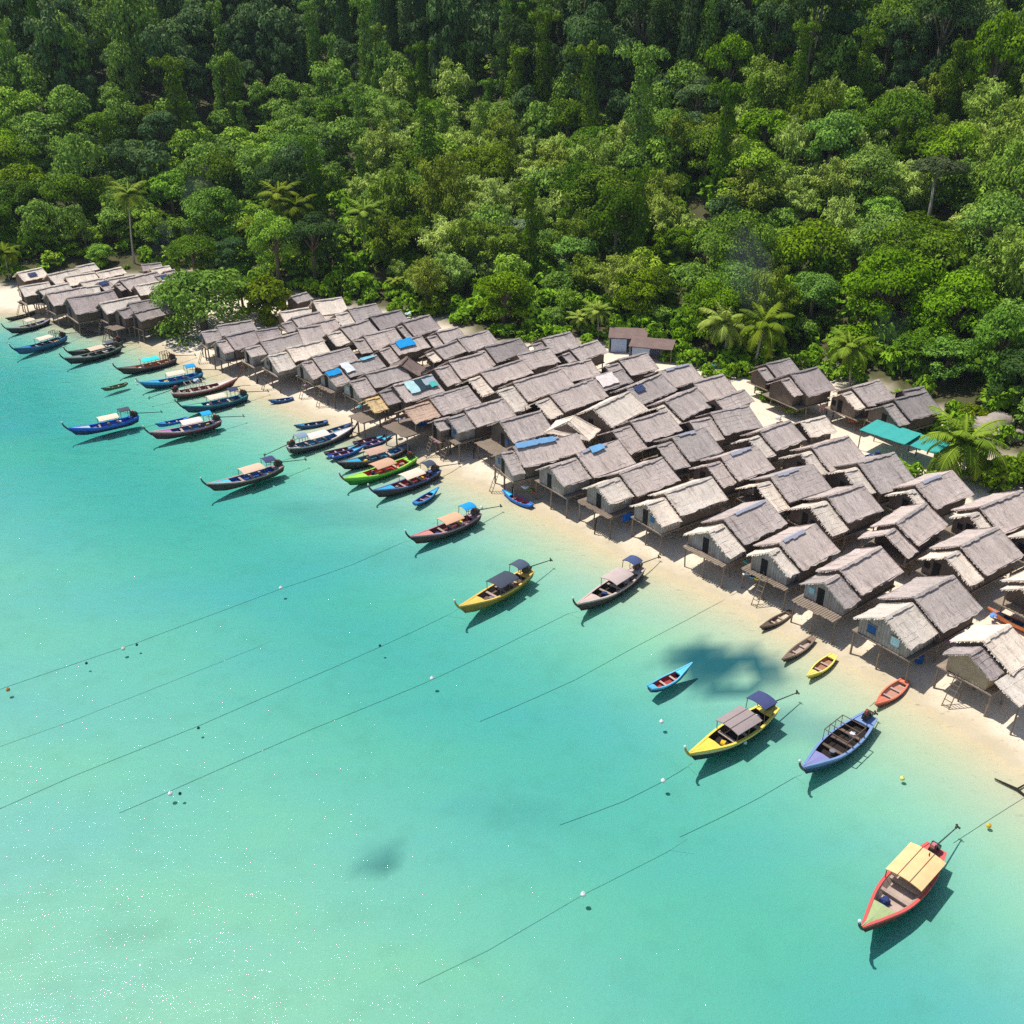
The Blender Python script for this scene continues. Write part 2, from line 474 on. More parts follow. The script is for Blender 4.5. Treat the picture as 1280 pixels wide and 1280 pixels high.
# survey of the village: window, main ridge front / back, front eave corner, porch (window, ridge front, eave corner), look
H=[
(1,165,245,400,195,240,320,0,'solarw'),
(1,190,385,470,340,260,470,0,'pale'),
(1,470,265,750,205,545,360,0,'pale'),
(1,760,185,930,150,800,240,0,'pale'),
(1,650,285,930,240,735,365,0,'pale'),
(1,955,245,1195,190,1020,300,0,'pale'),
(1,380,410,660,350,430,460,0,'palegreen'),
(1,455,455,780,395,580,555,0,''),
(1,770,395,950,380,830,450,0,'pale'),
(1,665,500,1110,425,805,640,0,'mauve'),
(1,800,340,1010,300,840,385,0,'pale'),
(1,970,350,1060,325,1035,425,0,'solar'),
(2,235,320,560,230,320,430,(2,140,350,205,445),''),
(2,85,315,370,265,130,350,0,'pale'),
(2,450,165,640,145,490,220,0,'mauve'),
(2,540,205,700,180,600,265,0,'pale'),
(2,675,235,770,215,720,290,0,''),
(2,590,280,680,260,640,320,0,'solar'),
(2,380,375,740,310,455,470,0,'pale'),
(2,640,380,800,345,690,470,(2,510,410,555,490),''),
(2,745,285,830,275,800,330,0,''),
(2,30,550,400,480,130,645,0,'pale'),
(2,205,620,330,590,255,710,0,'straw'),
(2,320,550,620,500,380,630,0,'mauve'),
(2,375,645,690,570,440,720,0,'mauve'),
(2,640,510,760,495,680,560,0,''),
(3,325,375,660,320,390,470,(3,140,410,215,550),''),
(3,410,480,690,415,520,610,(3,300,530,380,660),'mauve'),
(3,710,430,905,395,780,510,0,'mauve'),
(3,755,530,1120,450,850,650,(3,580,585,660,705),''),
(4,140,680,490,605,235,805,(3,820,670,980,860),'pale'),
(4,395,765,750,675,500,905,(4,265,815,400,990),''),
(4,680,850,1020,750,750,965,(4,530,930,620,1075),'tarpwhite'),
(4,930,935,1280,850,1040,1065,(4,780,1020,900,1170),''),
(4,185,165,285,115,145,262,0,''),
(4,75,320,355,275,130,410,0,'pale'),
(4,410,210,680,170,495,345,0,'apron'),
(4,195,375,455,315,260,470,(4,80,430,155,530),''),
(4,250,475,430,450,355,620,0,''),
(4,410,430,620,385,510,530,0,''),
(4,755,285,1025,235,860,410,(4,640,350,720,440),''),
(4,680,470,950,400,790,590,(4,535,540,630,670),''),
(4,980,365,1270,300,1080,490,0,'mauve'),
(4,910,550,1210,485,1030,690,(4,785,600,885,745),''),
(5,215,475,510,395,320,575,(5,95,535,210,690),'tarpblue'),
(5,340,260,600,190,475,385,(5,285,290,400,410),'mauve'),
(5,680,355,890,310,780,470,(5,560,400,650,510),''),
(5,655,520,870,445,740,630,(5,500,560,600,665),''),
(5,320,690,385,610,500,780,0,'dark'),
(5,890,420,1190,345,1000,545,0,''),
(5,250,890,620,790,370,1060,0,'tarpteal'),
(5,805,650,1130,570,920,820,(5,690,740,800,885),''),
(8,45,265,385,185,155,415,(8,-40,310,100,450),'mauve'),
(7,130,370,495,260,260,535,(6,775,630,930,810),'orange'),
(6,590,480,735,440,690,600,(6,430,545,535,690),'straw'),
(7,640,120,1040,0,785,240,(7,530,200,660,395),'patch'),
(7,480,490,850,385,610,660,(7,300,570,420,740),'ridge'),
(7,175,605,270,580,260,700,0,'small'),
(8,330,620,790,490,475,800,(8,185,715,370,905),'palep'),
(7,835,610,1220,510,990,805,0,'door'),
(8,365,345,670,270,510,480,0,''),
(8,615,185,890,120,755,320,(8,500,240,560,300),''),
(8,895,285,1165,205,985,400,(8,810,345,870,430),''),
(8,780,460,1090,395,915,605,0,''),
(8,690,735,1100,590,835,915,(8,550,820,670,1010),'strip'),
(8,860,1040,965,930,1120,1150,0,'palehip'),
(9,170,885,510,720,300,1100,0,'pale'),
(9,145,575,440,485,290,690,0,'whitepatch'),
(9,425,390,690,325,565,540,(9,300,465,390,530),''),
(9,500,675,830,540,655,840,0,'solar'),
(9,820,510,1130,435,960,675,0,'ridge'),
(9,540,1010,890,905,705,1205,(11,380,155,575,350),'ridge'),
(9,885,805,1190,680,1050,985,(9,790,875,1010,1030),''),
(12,205,140,490,60,375,320,0,''),
(12,430,310,700,215,540,420,0,''),
(12,385,445,740,370,520,650,(12,210,550,420,690),'ridge'),
(12,0,690,320,600,200,910,(11,810,300,1000,530),'ridge'),
(12,485,885,820,775,670,1110,(12,330,965,530,1175),'ridge'),
(14,75,790,370,690,230,970,(12,740,700,950,880),'palep'),
(14,480,700,720,640,570,850,0,'pale'),
(15,275,145,620,40,460,385,(15,190,230,400,440),'ridgepalep'),
(13,825,125,1220,0,1045,355,(13,690,215,900,470),'ridgepalep'),
(13,355,550,760,360,590,775,(13,150,650,440,915),'ridgepalep'),
(13,910,785,1270,610,1155,1035,(13,790,880,1030,1110),'ridgepalep'),
(15,735,305,1080,205,975,580,(15,620,400,850,580),'ridgepalep'),
(15,430,640,760,520,640,890,(15,295,765,510,1000),'ridgepalep'),
(17,195,365,540,225,400,590,(17,100,440,320,640),'ridgepalep'),
(17,0,750,290,560,200,965,(18,910,190,1180,525),'ridge'),
(17,835,590,1240,430,1070,830,(17,745,680,960,850),'ridgepalep'),
(17,640,975,1010,800,915,1240,(19,510,300,790,540),'palep'),
(18,555,570,960,360,780,810,(18,380,700,645,945),''),
(19,175,690,570,490,430,1030,(19,-70,930,150,1200),'palep'),
(20,870,330,1120,170,1130,640,(20,700,450,910,760),'bundle'),
(19,1350,520,1560,420,1560,800,(19,1215,580,1400,830),'pale'),
(17,1320,880,1600,760,1480,1080,0,'pale'),
(14,140,115,360,60,225,260,(14,40,165,130,295),'mauve'),
(14,380,215,640,150,570,430,(14,280,275,430,430),'mauve'),
(16,40,190,290,115,190,380,(14,880,405,1030,585),''),
(16,460,310,770,235,615,510,(16,385,390,540,560),'mauve'),
(16,540,225,690,205,590,270,0,'mauve'),
(11,430,565,840,420,645,775,(11,180,680,315,905),'ridgepalep'),
(11,885,765,1320,610,1080,970,(11,690,870,890,1090),'paleall'),
(11,0,370,390,240,150,610,(10,650,480,800,730),'ridgeb'),
(10,330,300,940,175,475,495,(10,230,385,380,570),'ridgeb'),
]

ZF = 1.75          # floor above the sand
PITCH = .56


def q(r, x, y): return OR[r][0] + x / 8, OR[r][1] + y / 8


FRINGE = [0.0]


def roof_slope(mb, e0, e1, r0, r1, rs, courses, seg=.5, th=.016, sag=.05):
    """one thatched slope of overlapping ragged courses, eave e0-e1 up to ridge r0-r1"""
    e0, e1, r0, r1 = map(Vector, (e0, e1, r0, r1))
    n = (e1 - e0).cross(r0 - e0)
    if n.z < 0: n = -n
    n.normalize()
    ns = max(3, int((e1 - e0).length / seg))
    ph = rs.uniform(0, 6)

    def P(s, t):
        a = e0.lerp(e1, s); b = r0.lerp(r1, s)
        p = a.lerp(b, t)
        p = p + n * (-sag * math.sin(math.pi * s) * (0.4 + t) - sag * 1.2 * math.sin(math.pi * t) + .018 * math.sin(5 * s + ph + 3 * t))
        return p
    down = (e0 - r0).normalized()
    for c in range(courses):
        t0, t1 = c / courses, (c + 1) / courses
        vs = []
        for i in range(ns + 1):
            s = i / ns
            j = rs.uniform(-.07, .07) if c else rs.uniform(-.06, .16)
            lift = th + rs.uniform(-.012, .018)
            lo = P(s, t0) + n * lift + down * (j + .04)
            vs += [lo - n * (th + .03), lo, P(s, t1) + n * .006]
        fs = []
        for i in range(ns):
            a = i * 3
            fs += [(a, a + 3, a + 4, a + 1), (a + 1, a + 4, a + 5, a + 2)]
        # closing strips at both ends
        fs += [(0, 1, 2), (ns * 3, ns * 3 + 2, ns * 3 + 1)]
        mb.add(vs, fs)
    if FRINGE[0]:
        vs, fs = [], []
        ln = (e1 - e0).length
        for i in range(int(ln / .07)):
            s = rs.random(); w = .035 / ln; l = rs.uniform(.06, FRINGE[0])
            a, b = P(s - w, 0) + n * .02, P(s + w, 0) + n * .02
            tip = P(s + rs.uniform(-.02, .02), 0) + down * l * .7 + Vector((0, 0, -l * .75))
            k = len(vs); vs += [a, b, tip]; fs.append((k, k + 1, k + 2))
        for sx in (0.0, 1.0):
            for i in range(int((r0 - e0).length / .09)):
                t = rs.random(); w = .05 / (r0 - e0).length; l = rs.uniform(.03, FRINGE[0] * .55)
                a, b = P(sx, max(0, t - w)), P(sx, min(1, t + w))
                tip = (a + b) / 2 + (e1 - e0).normalized() * (l if sx else -l) + Vector((0, 0, -l * .6))
                k = len(vs); vs += [a, b, tip]; fs.append((k, k + 1, k + 2))
        mb.add(vs, fs)
    under = [P(0, 0) - n * .09, P(1, 0) - n * .09, P(1, 1) - n * .09, P(0, 1) - n * .09]
    top = [P(0, 0) + n * .01, P(1, 0) + n * .01, P(1, 1) + n * .01, P(0, 1) + n * .01]
    mb.add(under + top, [(0, 1, 2, 3), (0, 4, 5, 1), (0, 3, 7, 4), (1, 5, 6, 2)])


def gable_roof(x0, x1, hwr, hwl, zr, pitch, rs, hip=0.0, courses=None, sag=.05):
    mb = MB()
    zr_e = zr - pitch * hwr; zl_e = zr - pitch * hwl
    k = courses or max(4, int(round(max(hwr, hwl) / .42)))
    h0, h1 = x0 + hip, x1 - hip
    roof_slope(mb, (x0, -hwr, zr_e), (x1, -hwr, zr_e), (h0, 0, zr), (h1, 0, zr), rs, k, sag=sag)
    roof_slope(mb, (x1, hwl, zl_e), (x0, hwl, zl_e), (h1, 0, zr), (h0, 0, zr), rs, k, sag=sag)
    if hip:
        roof_slope(mb, (x0, hwl, zl_e), (x0, -hwr, zr_e), (h0, .05, zr), (h0, -.05, zr), rs, k)
        roof_slope(mb, (x1, -hwr, zr_e), (x1, hwl, zl_e), (h1, -.05, zr), (h1, .05, zr), rs, k)
    return mb


def ridge_strip(x0, x1, zr, pitch, w, rs, lift=.05, gaps=False):
    mb = MB()
    n = max(2, int((x1 - x0) / .55))
    for i in range(n):
        if False: continue
        a, b = x0 + (x1 - x0) * i / n, x0 + (x1 - x0) * (i + 1) / n + .02
        wa, wb = w * rs.uniform(.7, 1.2), w * rs.uniform(.7, 1.2)
        dz = lift + rs.uniform(0, .02)
        vs = [(a, -wa, zr - pitch * wa + dz), (b, -wa, zr - pitch * wa + dz), (a, 0, zr + dz), (b, 0, zr + dz), (a, wb, zr - pitch * wb + dz), (b, wb, zr - pitch * wb + dz)]
        vs += [(p[0], p[1], p[2] - .04) for p in vs]
        mb.add(vs, [(0, 1, 3, 2), (2, 3, 5, 4), (6, 8, 9, 7), (8, 10, 11, 9), (0, 6, 7, 1), (4, 5, 11, 10), (0, 2, 8, 6), (2, 4, 10, 8), (1, 7, 9, 3), (3, 9, 11, 5)])
    return mb


def walls(x0, x1, hwr, hwl, zf, zr, pitch, front=True, back=True, sides=(1, 1)):
    """wall boards under a gable; the top follows the underside of the roof"""
    mb = MB(); t = .06
    zt = lambda y: zr - pitch * abs(y) - .12

    def gable(x):
        a = [(x, -hwr, zf), (x, hwl, zf), (x, hwl, zt(hwl)), (x, 0, zt(0)), (x, -hwr, zt(hwr))]
        b = [(p[0] + t, p[1], p[2]) for p in a]
        mb.add(a + b, [(0, 4, 3, 2, 1), (5, 6, 7, 8, 9), (0, 1, 6, 5), (1, 2, 7, 6), (2, 3, 8, 7), (3, 4, 9, 8), (4, 0, 5, 9)])
    if front: gable(x0)
    if back: gable(x1 - t)
    for s, hw in ((-1, hwr), (1, hwl)):
        if sides[0 if s < 0 else 1]:
            hz = zt(hw) - zf
            mb.box(((x0 + x1) / 2, s * (hw - t / 2 - .003), zf + hz / 2), (x1 - x0 - 2 * t - .006, t, hz))
    return mb


HUTS = []
AZM = R(37)


def survey(hut):
    r, look = hut[0], hut[8]
    A, B, C = q(r, hut[1], hut[2]), q(r, hut[3], hut[4]), q(r, hut[5], hut[6])
    g, hw = 1.0, 2.2
    best = None
    for it in range(4):
        zr = g + ZF + 1.5 + PITCH * hw
        a, b = un(*A, zr), un(*B, zr)
        dx, dy = b[0] - a[0], b[1] - a[1]
        az = math.atan2(dy, dx)
        L = math.hypot(dx, dy)
        if look not in ('dark', 'palehip'):
            m = AZM + R(3) * max(-1, min(1, (a[1] - 105) / 30))
            az = max(m - R(14), min(m + R(14), az)) + R(rnd.uniform(-1.5, 1.5)) * (it == 3)
        L = max(1.9 if look in ('small', 'solar') or L < 2 else 3.0, min(8.2, L))
        d = (math.cos(az), math.sin(az)); rt = (d[1], -d[0])
        best = (1e9, hw, 0)
        for k in range(26, 68):
            w = k * .05
            for s in (-.5, -.25, 0, .25, .5):
                x, y = a[0] + rt[0] * w + d[0] * s, a[1] + rt[1] * w + d[1] * s
                px, py = proj(x, y, zr - PITCH * w)
                e = (px - C[0]) ** 2 + (py - C[1]) ** 2 + 8 * s * s + 3 * (w - 2.3) ** 2
                if e < best[0]: best = (e, w, s)
        hw = best[1]
        mx, my = a[0] + d[0] * L / 2, a[1] + d[1] * L / 2
        g = gz(mx, my)
    lp = hwp = 0
    if hut[7]:
        pr_, x1, y1, x2, y2 = hut[7]
        zp = zr - .5
        p = un(*q(pr_, x1, y1), zp)
        lp = (a[0] - p[0]) * d[0] + (a[1] - p[1]) * d[1]
        lp = max(.9, min(3.4, lp))
        Q = q(pr_, x2, y2)
        bb = (1e9, 2)
        for k in range(20, 66):
            w = k * .05
            x, y = a[0] - d[0] * lp + rt[0] * w, a[1] - d[1] * lp + rt[1] * w
            px, py = proj(x, y, zp - PITCH * w)
            e = (px - Q[0]) ** 2 + (py - Q[1]) ** 2
            if e < bb[0]: bb = (e, w)
        hwp = max(1.3, min(hw + .45, bb[1]))
    L0, L = L, L * 1.06
    mx, my = a[0] + d[0] * L / 2, a[1] + d[1] * L / 2
    return dict(c=(mx, my), az=az, L=L, hw=hw * 1.06, zr=zr, g=g, lp=lp, hwp=hwp, look=look, A=A)


def hut_materials(look, rs):
    main = TH_GREY
    if 'mauve' in look: main = TH_MAUVE
    if look in ('pale', 'palegreen', 'palehip', 'paleall', 'solarw', 'apron'): main = TH_PALE
    if look in ('straw',): main = TH_MAUVE
    if 'dark' in look: main = TH_DARK
    if 'bundle' in look: main = TH_PALE
    porch = main if main is not TH_MAUVE else TH_GREY
    if 'palep' in look or look in ('pale', 'patch', 'paleall', 'strip'): porch = TH_PALE
    if look == '' and rs.random() < .4: porch = TH_PALE
    if look == 'straw': porch = TH_STRAW
    if look == 'orange': porch = TH_ORANGE
    if look == 'bundle': porch = TH_MAUVE
    return main, porch


def build_hut(i, hut):
    S = survey(hut)
    rs = random.Random(100 + i)
    look = S['look']
    L, hw, lp, hwp = S['L'], S['hw'], S['lp'], S['hwp']
    zr = S['zr'] - S['g']
    hwl = max(1.5, hw * rs.uniform(.9, 1.0)) if L > 2.2 else hw
    sd = float(sdist(np.array([S['c'][0]]), np.array([S['c'][1]]), SHORE)[0])
    front = sd - L / 2 - lp < 5.2
    near = S['c'][1] < 108
    root = thing('thatched_hut', 'x', 'hut', (S['c'][0], S['c'][1], S['g']), S['az'], 'thatched huts of the stilt village')
    S.update(root=root, sd=sd, front=front, i=i, zrl=zr)
    main, porch = hut_materials(look, rs)
    S['mainmat'], S['porchmat'] = main, porch
    x0, x1 = -L / 2, L / 2
    hip = .9 if look == 'palehip' else 0
    FRINGE[0] = (.34 if main is TH_PALE else .2) if S['c'][1] < 112 else .12 if main is TH_PALE else 0.0
    gable_roof(x0, x1, hw, hwl, zr, PITCH, rs, hip, sag=rs.uniform(.04, .12), courses=4 if look == 'bundle' else None).build('roof', main, root)
    ridge = 'ridge' in look and (rs.random() < .62 or i in (102, 103))
    S['ridge'] = ridge
    if not hip:
        ridge_strip(x0 + .05 + (rs.uniform(0, .25) * L if ridge else 0), x1 - .05 - (rs.uniform(.05, .4) * L if ridge else 0), zr, PITCH, .27 if ridge else .2, rs, gaps=ridge).build('ridge_cover' if ridge else 'ridge_cap', RIDGE_BLUE if ridge else main, root)
    zf = ZF
    wl = walls(x0 + .3, x1 - .3, hw - .4, hwl - .4, zf, zr, PITCH, front=True)
    wl.build('wall', W_WALL, root)
    fx0 = x0 + .15
    zp = zr - .5
    if lp:
        p0 = x0 - lp
        hl = hwp * rs.uniform(.9, 1.0)
        FRINGE[0] = (.4 if porch in (TH_PALE, TH_STRAW) else .2) if S['c'][1] < 116 else .12
        gable_roof(p0, x0 + .12, hwp, hl, zp, PITCH, rs).build('porch_roof', porch, root)
        ridge_strip(p0 + .03, x0 - .1, zp, PITCH, .22 if 'ridgepalep' not in look else .3, rs, gaps=False).build('porch_ridge_cap', porch, root)
        openp = look in ('straw', 'orange') or (not front and rs.random() < .35)
        if not openp:
            walls(p0 + .28, x0 + .28, hwp - .32, hl - .32, zf, zp, PITCH, back=False).build('porch_wall', W_WEAVE if look == 'bundle' else W_GABLE if front else W_WALL, root)
        else:
            mb = MB()
            for s, w in ((-1, hwp), (1, hl)):
                mb2 = MB(); y = s * (w - .3)
                mb2.tube([(p0 + .25, y, zf - .1), (p0 + .25, y, zp - PITCH * abs(y) - .1)], .06, 6)
                mb2.build('porch_post', W_POST, root)
        fx0 = p0 + .2
        gx, ghw, gzr = p0 + .28, hwp - .32, zp
        if openp: gx = None
    else:
        gx, ghw, gzr = x0 + .3, hw - .4, zr
    # front gable: dark panel painting an open doorway's shade, shutter
    if gx is not None and (front or near) and look != 'bundle':
        mb = MB(); dy = rs.uniform(-.15, .35) * ghw
        if i == 91:
            for yy, cc in ((.45 * ghw, (30, 84, 146)), (-.5 * ghw, (176, 214, 222))):
                mb = MB(); mb.box((gx - .02, yy, zf + .85), (.05, .7, .7))
                w_ = mb.build('window', cloth(cc), root)
                mb = MB(); mb.box((gx - .05, yy, zf + 1.24), (.05, .84, .07)); mb.box((gx - .05, yy, zf + .46), (.05, .84, .07))
                mb.build('window_frame', W_PLANK, w_)
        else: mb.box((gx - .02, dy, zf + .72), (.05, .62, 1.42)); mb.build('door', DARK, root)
        if i != 91 and rs.random() < .6 or look == 'door':
            mb = MB(); wy = dy + (.85 if rs.random() < .5 or ghw < 1.6 else -.95)
            if abs(wy) < ghw - .35:
                mb.box((gx - .025, wy, zf + .85), (.05, .5, .55))
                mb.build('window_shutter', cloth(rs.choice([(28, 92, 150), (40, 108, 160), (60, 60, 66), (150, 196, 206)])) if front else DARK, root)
    # platform and stilts
    deck = rs.choice((.05, .05, .1, .2, .45)) if front else .05
    if i in (91, 92): deck = .03
    if i == 90: deck = 1.0
    if look in ('straw', 'orange', 'door'): deck = 1.6
    mb = MB()
    wr = max(hw - .3, (hwp - .25) if lp else 0)
    mb.box(((fx0 - deck + x1 - .2) / 2, 0, zf - .09), (x1 - .2 - fx0 + deck, wr * 2, .1))
    nb = int((x1 - fx0 + deck) / .9)
    for k in range(nb):
        xx = fx0 - deck + .2 + k * .9
        mb.tube([(xx, -wr - .08, zf - .2), (xx, wr + .08, zf - .2)], .05, 5)
    if front and deck > .3:
        for k in range(int(wr * 2 / .22)):
            yy = -wr + .11 + k * .22
            mb.box((fx0 - deck / 2 - .1, yy, zf - .015), (deck + .25 + rs.uniform(-.1, .3), .17, .045))
    mb.build('platform', W_PLANK, root)
    xs_ = [fx0 - deck + .2, (fx0 + x1) / 2 - .4, x1 - .5] if front else [x0 + .4, x1 - .5]
    ca, sa = math.cos(S['az']), math.sin(S['az'])
    for xx in xs_:
        for s in ((-1, 0, 1) if front and xx < 0 else (-1, 1)):
            y = s * (wr - .12)
            gx_, gy_ = S['c'][0] + xx * ca - y * sa, S['c'][1] + xx * sa + y * ca
            gl = gz(gx_, gy_) - S['g']
            mb = MB(); j = lambda: rs.uniform(-.1, .1)
            bx, by = xx + j(), y + j()
            r0 = rs.uniform(.065, .1)
            mb.tube([(bx, by, gl - .4), ((bx + xx) / 2 + j() * .3, (by + y) / 2 + j() * .3, (gl + zf) / 2), (xx, y, zf - .15)], [r0, r0 * .95, r0 * .85], 6)
            mb.build('stilt', W_POST, root)
    if front and rs.random() < .45 and gx is not None:
        mb = MB(); xx = fx0 - deck - .1; yy = rs.uniform(-.6, .6) * wr
        gx_, gy_ = S['c'][0] + (xx - 1) * ca - yy * sa, S['c'][1] + (xx - 1) * sa + yy * ca
        gl = gz(gx_, gy_) - S['g']
        for s in (-.28, .28):
            mb.tube([(xx - 1.0, yy + s, gl - .1), (xx + .05, yy + s, zf + .25)], .035, 5)
        for k in range(6):
            f = .1 + k * .15
            mb.tube([(xx - 1.0 + f * 1.05, yy - .33, gl - .1 + f * (zf + .35 - gl)), (xx - 1.0 + f * 1.05, yy + .33, gl - .1 + f * (zf + .35 - gl))], .03, 5)
        mb.build('ladder', W_POST, root)
    if look == 'apron':
        mb = MB(); ze = zr - PITCH * hw
        roof_slope(mb, (x0 + .4, -hw - 1.3, ze - .75), (x1 + .1, -hw - 1.3, ze - .75), (x0 + .4, -hw + .15, ze - .02), (x1 + .1, -hw + .15, ze - .02), rs, 3)
        mb.build('lean_to_roof', TH_PALE, root)
    if look == 'bundle':
        mb = MB()
        roof_slope(mb, (x0 - 1.9, -hw - 1.9, zr - PITCH * hw - .75), (x0 + 1.6, -hw - 1.9, zr - PITCH * hw - .75), (x0 - 1.7, -hw + .2, zr - PITCH * hw - .05), (x0 + 1.6, -hw + .2, zr - PITCH * hw - .05), rs, 3)
        mb.build('lean_to_roof', TH_PALE, root)
        for xx in (x0 - 1.6, x0 + 1.3):
            mb = MB(); mb.tube([(xx, -hw - 1.7, -.5), (xx + .1, -hw - 1.7, zr - PITCH * hw - .85)], .07, 6); mb.build('stilt', W_POST, root)
    HUTS.append(S)
    return S


for i, hut in enumerate(H): build_hut(i, hut)


def on_slope(S, u0, u1, v0, v1, name, mat, label, cat, group=None, lift=.13, thick=.03, porch=False, wave=0.0, side=-1):
    """a sheet or panel lying on the visible slope: u along the ridge 0..1, v from ridge 0 to eave 1"""
    if porch: xa, L, hw, zr = -S['L'] / 2 - S['lp'], S['lp'], S['hwp'], S['zrl'] - .5
    else: xa, L, hw, zr = -S['L'] / 2, S['L'], S['hw'], S['zrl']
    rs = random.Random(int(u0 * 100) + S['i'])
    n, m = max(1, int((u1 - u0) * L / .35)) if wave else 1, max(1, int((v1 - v0) * hw / .35)) if wave else 1
    mb = MB(); vs = []
    for k in (0, 1):
        for j in range(m + 1):
            for i in range(n + 1):
                u = u0 + (u1 - u0) * i / n + (rs.uniform(-.02, .02) if wave else 0); v = v0 + (v1 - v0) * j / m + (rs.uniform(-.03, .03) if wave else 0)
                vs.append((xa + u * L, side * v * hw, zr - PITCH * v * hw + lift + (rs.uniform(0, wave) if wave else 0) - k * thick))
    w = n + 1; b = (m + 1) * w
    fs = []
    for j in range(m):
        for i in range(n):
            a = j * w + i
            fs += [(a, a + 1, a + w + 1, a + w), (b + a, b + a + w, b + a + w + 1, b + a + 1)]
    for i in range(n): fs += [(i, b + i, b + i + 1, i + 1), (m * w + i, m * w + i + 1, b + m * w + i + 1, b + m * w + i)]
    for j in range(m): fs += [(j * w, (j + 1) * w, b + (j + 1) * w, b + j * w), (j * w + n, b + j * w + n, b + (j + 1) * w + n, (j + 1) * w + n)]
    mb.add(vs, fs)
    o = mb.build(name, mat)
    o.location = S['root'].location; o.rotation_euler = S['root'].rotation_euler
    return tag(o, label, cat, group)


def solar_mat():
    m, nt, out = new_mat('solar_cell'); h = NT(nt)
    tc = h.n('TexCoord').outputs['Object']
    b = h.n('TexBrick', {'Vector': tc, 'Scale': 5.0, 'Mortar Size': .02, 'Color1': lin(22, 34, 82), 'Color2': lin(26, 42, 96), 'Mortar': lin(120, 130, 150)}, offset=0.0).outputs[0]
    principled(h, out, b, .18, spec=.5)
    return m


SOLAR = solar_mat()
BL, WH, TQ = cloth((22, 158, 226)), cloth((232, 236, 236)), cloth((80, 190, 180))
on_slope(HUTS[44], .16, .66, .02, .62, 'tarpaulin', BL, 'large bright blue tarpaulin spread over a thatched roof in the back rows', 'tarp', wave=.05)
on_slope(HUTS[32], 0, .9, 0, .34, 'tarpaulin', BL, 'small blue tarpaulin over the ridge of a front row porch', 'tarp', porch=True, wave=.05)
on_slope(HUTS[32], .0, .22, .0, .75, 'plastic_sheet', WH, 'white plastic sheet on a roof just behind the small blue tarpaulin', 'sheet', wave=.06)
on_slope(HUTS[32], .55, .9, .02, .2, 'plastic_sheet', cloth((140, 205, 225)), 'thin pale blue sheet along the ridge behind the white plastic sheet', 'sheet', wave=.05)
on_slope(HUTS[50], .24, .48, .1, .72, 'plastic_sheet', cloth((188, 226, 226)), 'pale aqua sheet folded on the dark patched roof', 'sheet', wave=.06)
on_slope(HUTS[50], .42, .92, .05, .68, 'plastic_sheet', cloth((40, 66, 76)), 'dark green sheet across the dark patched roof', 'sheet', lift=.08, wave=.02)
on_slope(HUTS[50], .68, .95, .18, .55, 'plastic_sheet', cloth((170, 182, 190)), 'pale grey sheet laid over the dark green sheet', 'sheet', lift=.15, wave=.05)
on_slope(HUTS[50], .78, .93, .45, .7, 'plastic_sheet', TQ, 'small turquoise sheet at the edge of the dark green sheet', 'sheet', lift=.2, wave=.04)
on_slope(HUTS[67], .1, .62, .12, .85, 'plastic_sheet', cloth((240, 226, 218)), 'cream white sheet on a roof behind the blue solar panel', 'sheet', wave=.05)
on_slope(HUTS[103], .02, .62, -.02, .2, 'plastic_sheet', cloth((120, 168, 210)), 'pale blue sheet along the ridge of a long front row roof', 'sheet', wave=.06)
on_slope(HUTS[102], .3, .6, 0, .2, 'plastic_sheet', cloth((120, 176, 220)), 'light blue strip on the ridge of a front row roof', 'sheet', wave=.05)
on_slope(HUTS[69], .12, .36, .15, .45, 'solar_panel', SOLAR, 'blue solar panel on a roof in the middle of the main village', 'solar panel')
on_slope(HUTS[0], .3, .62, .4, .75, 'solar_panel', SOLAR, 'solar panel on the pale roof at the far left of the village', 'solar panel')
on_slope(HUTS[11], .1, .8, .05, .45, 'solar_panel', SOLAR, 'solar panel on a tiny roof amid the far hut cluster', 'solar panel')
on_slope(HUTS[17], .3, .85, .2, .7, 'solar_panel', SOLAR, 'solar panel on a small roof near the beach shade tree', 'solar panel')

# ------------------------------------------------------------------ boats
def hull_profile(L, B, dh, raised):
    def half(t):
        if t > .42: return B / 2 * max(0.015, 1 - ((t - .42) / .58) ** 2.3)
        return B / 2 * (.52 + .48 * (1 - ((.42 - t) / .42) ** 2))

    def gun(t):
        return dh + raised * max(0, (t - .5) / .5) ** 2.2 + .45 * raised * max(0, (.32 - t) / .32) ** 2

    def keel(t):
        return -.28 * min(1, L / 8) + (.28 * min(1, L / 8) + .05) * max(0, (t - .82) / .18) ** 2 + .2 * max(0, (.12 - t) / .12)

    def px(t, z):
        return L * (t - .5) + max(0, (t - .8) / .2) * .75 * z - max(0, (.1 - t) / .1) * .25 * z
    return half, gun, keel, px


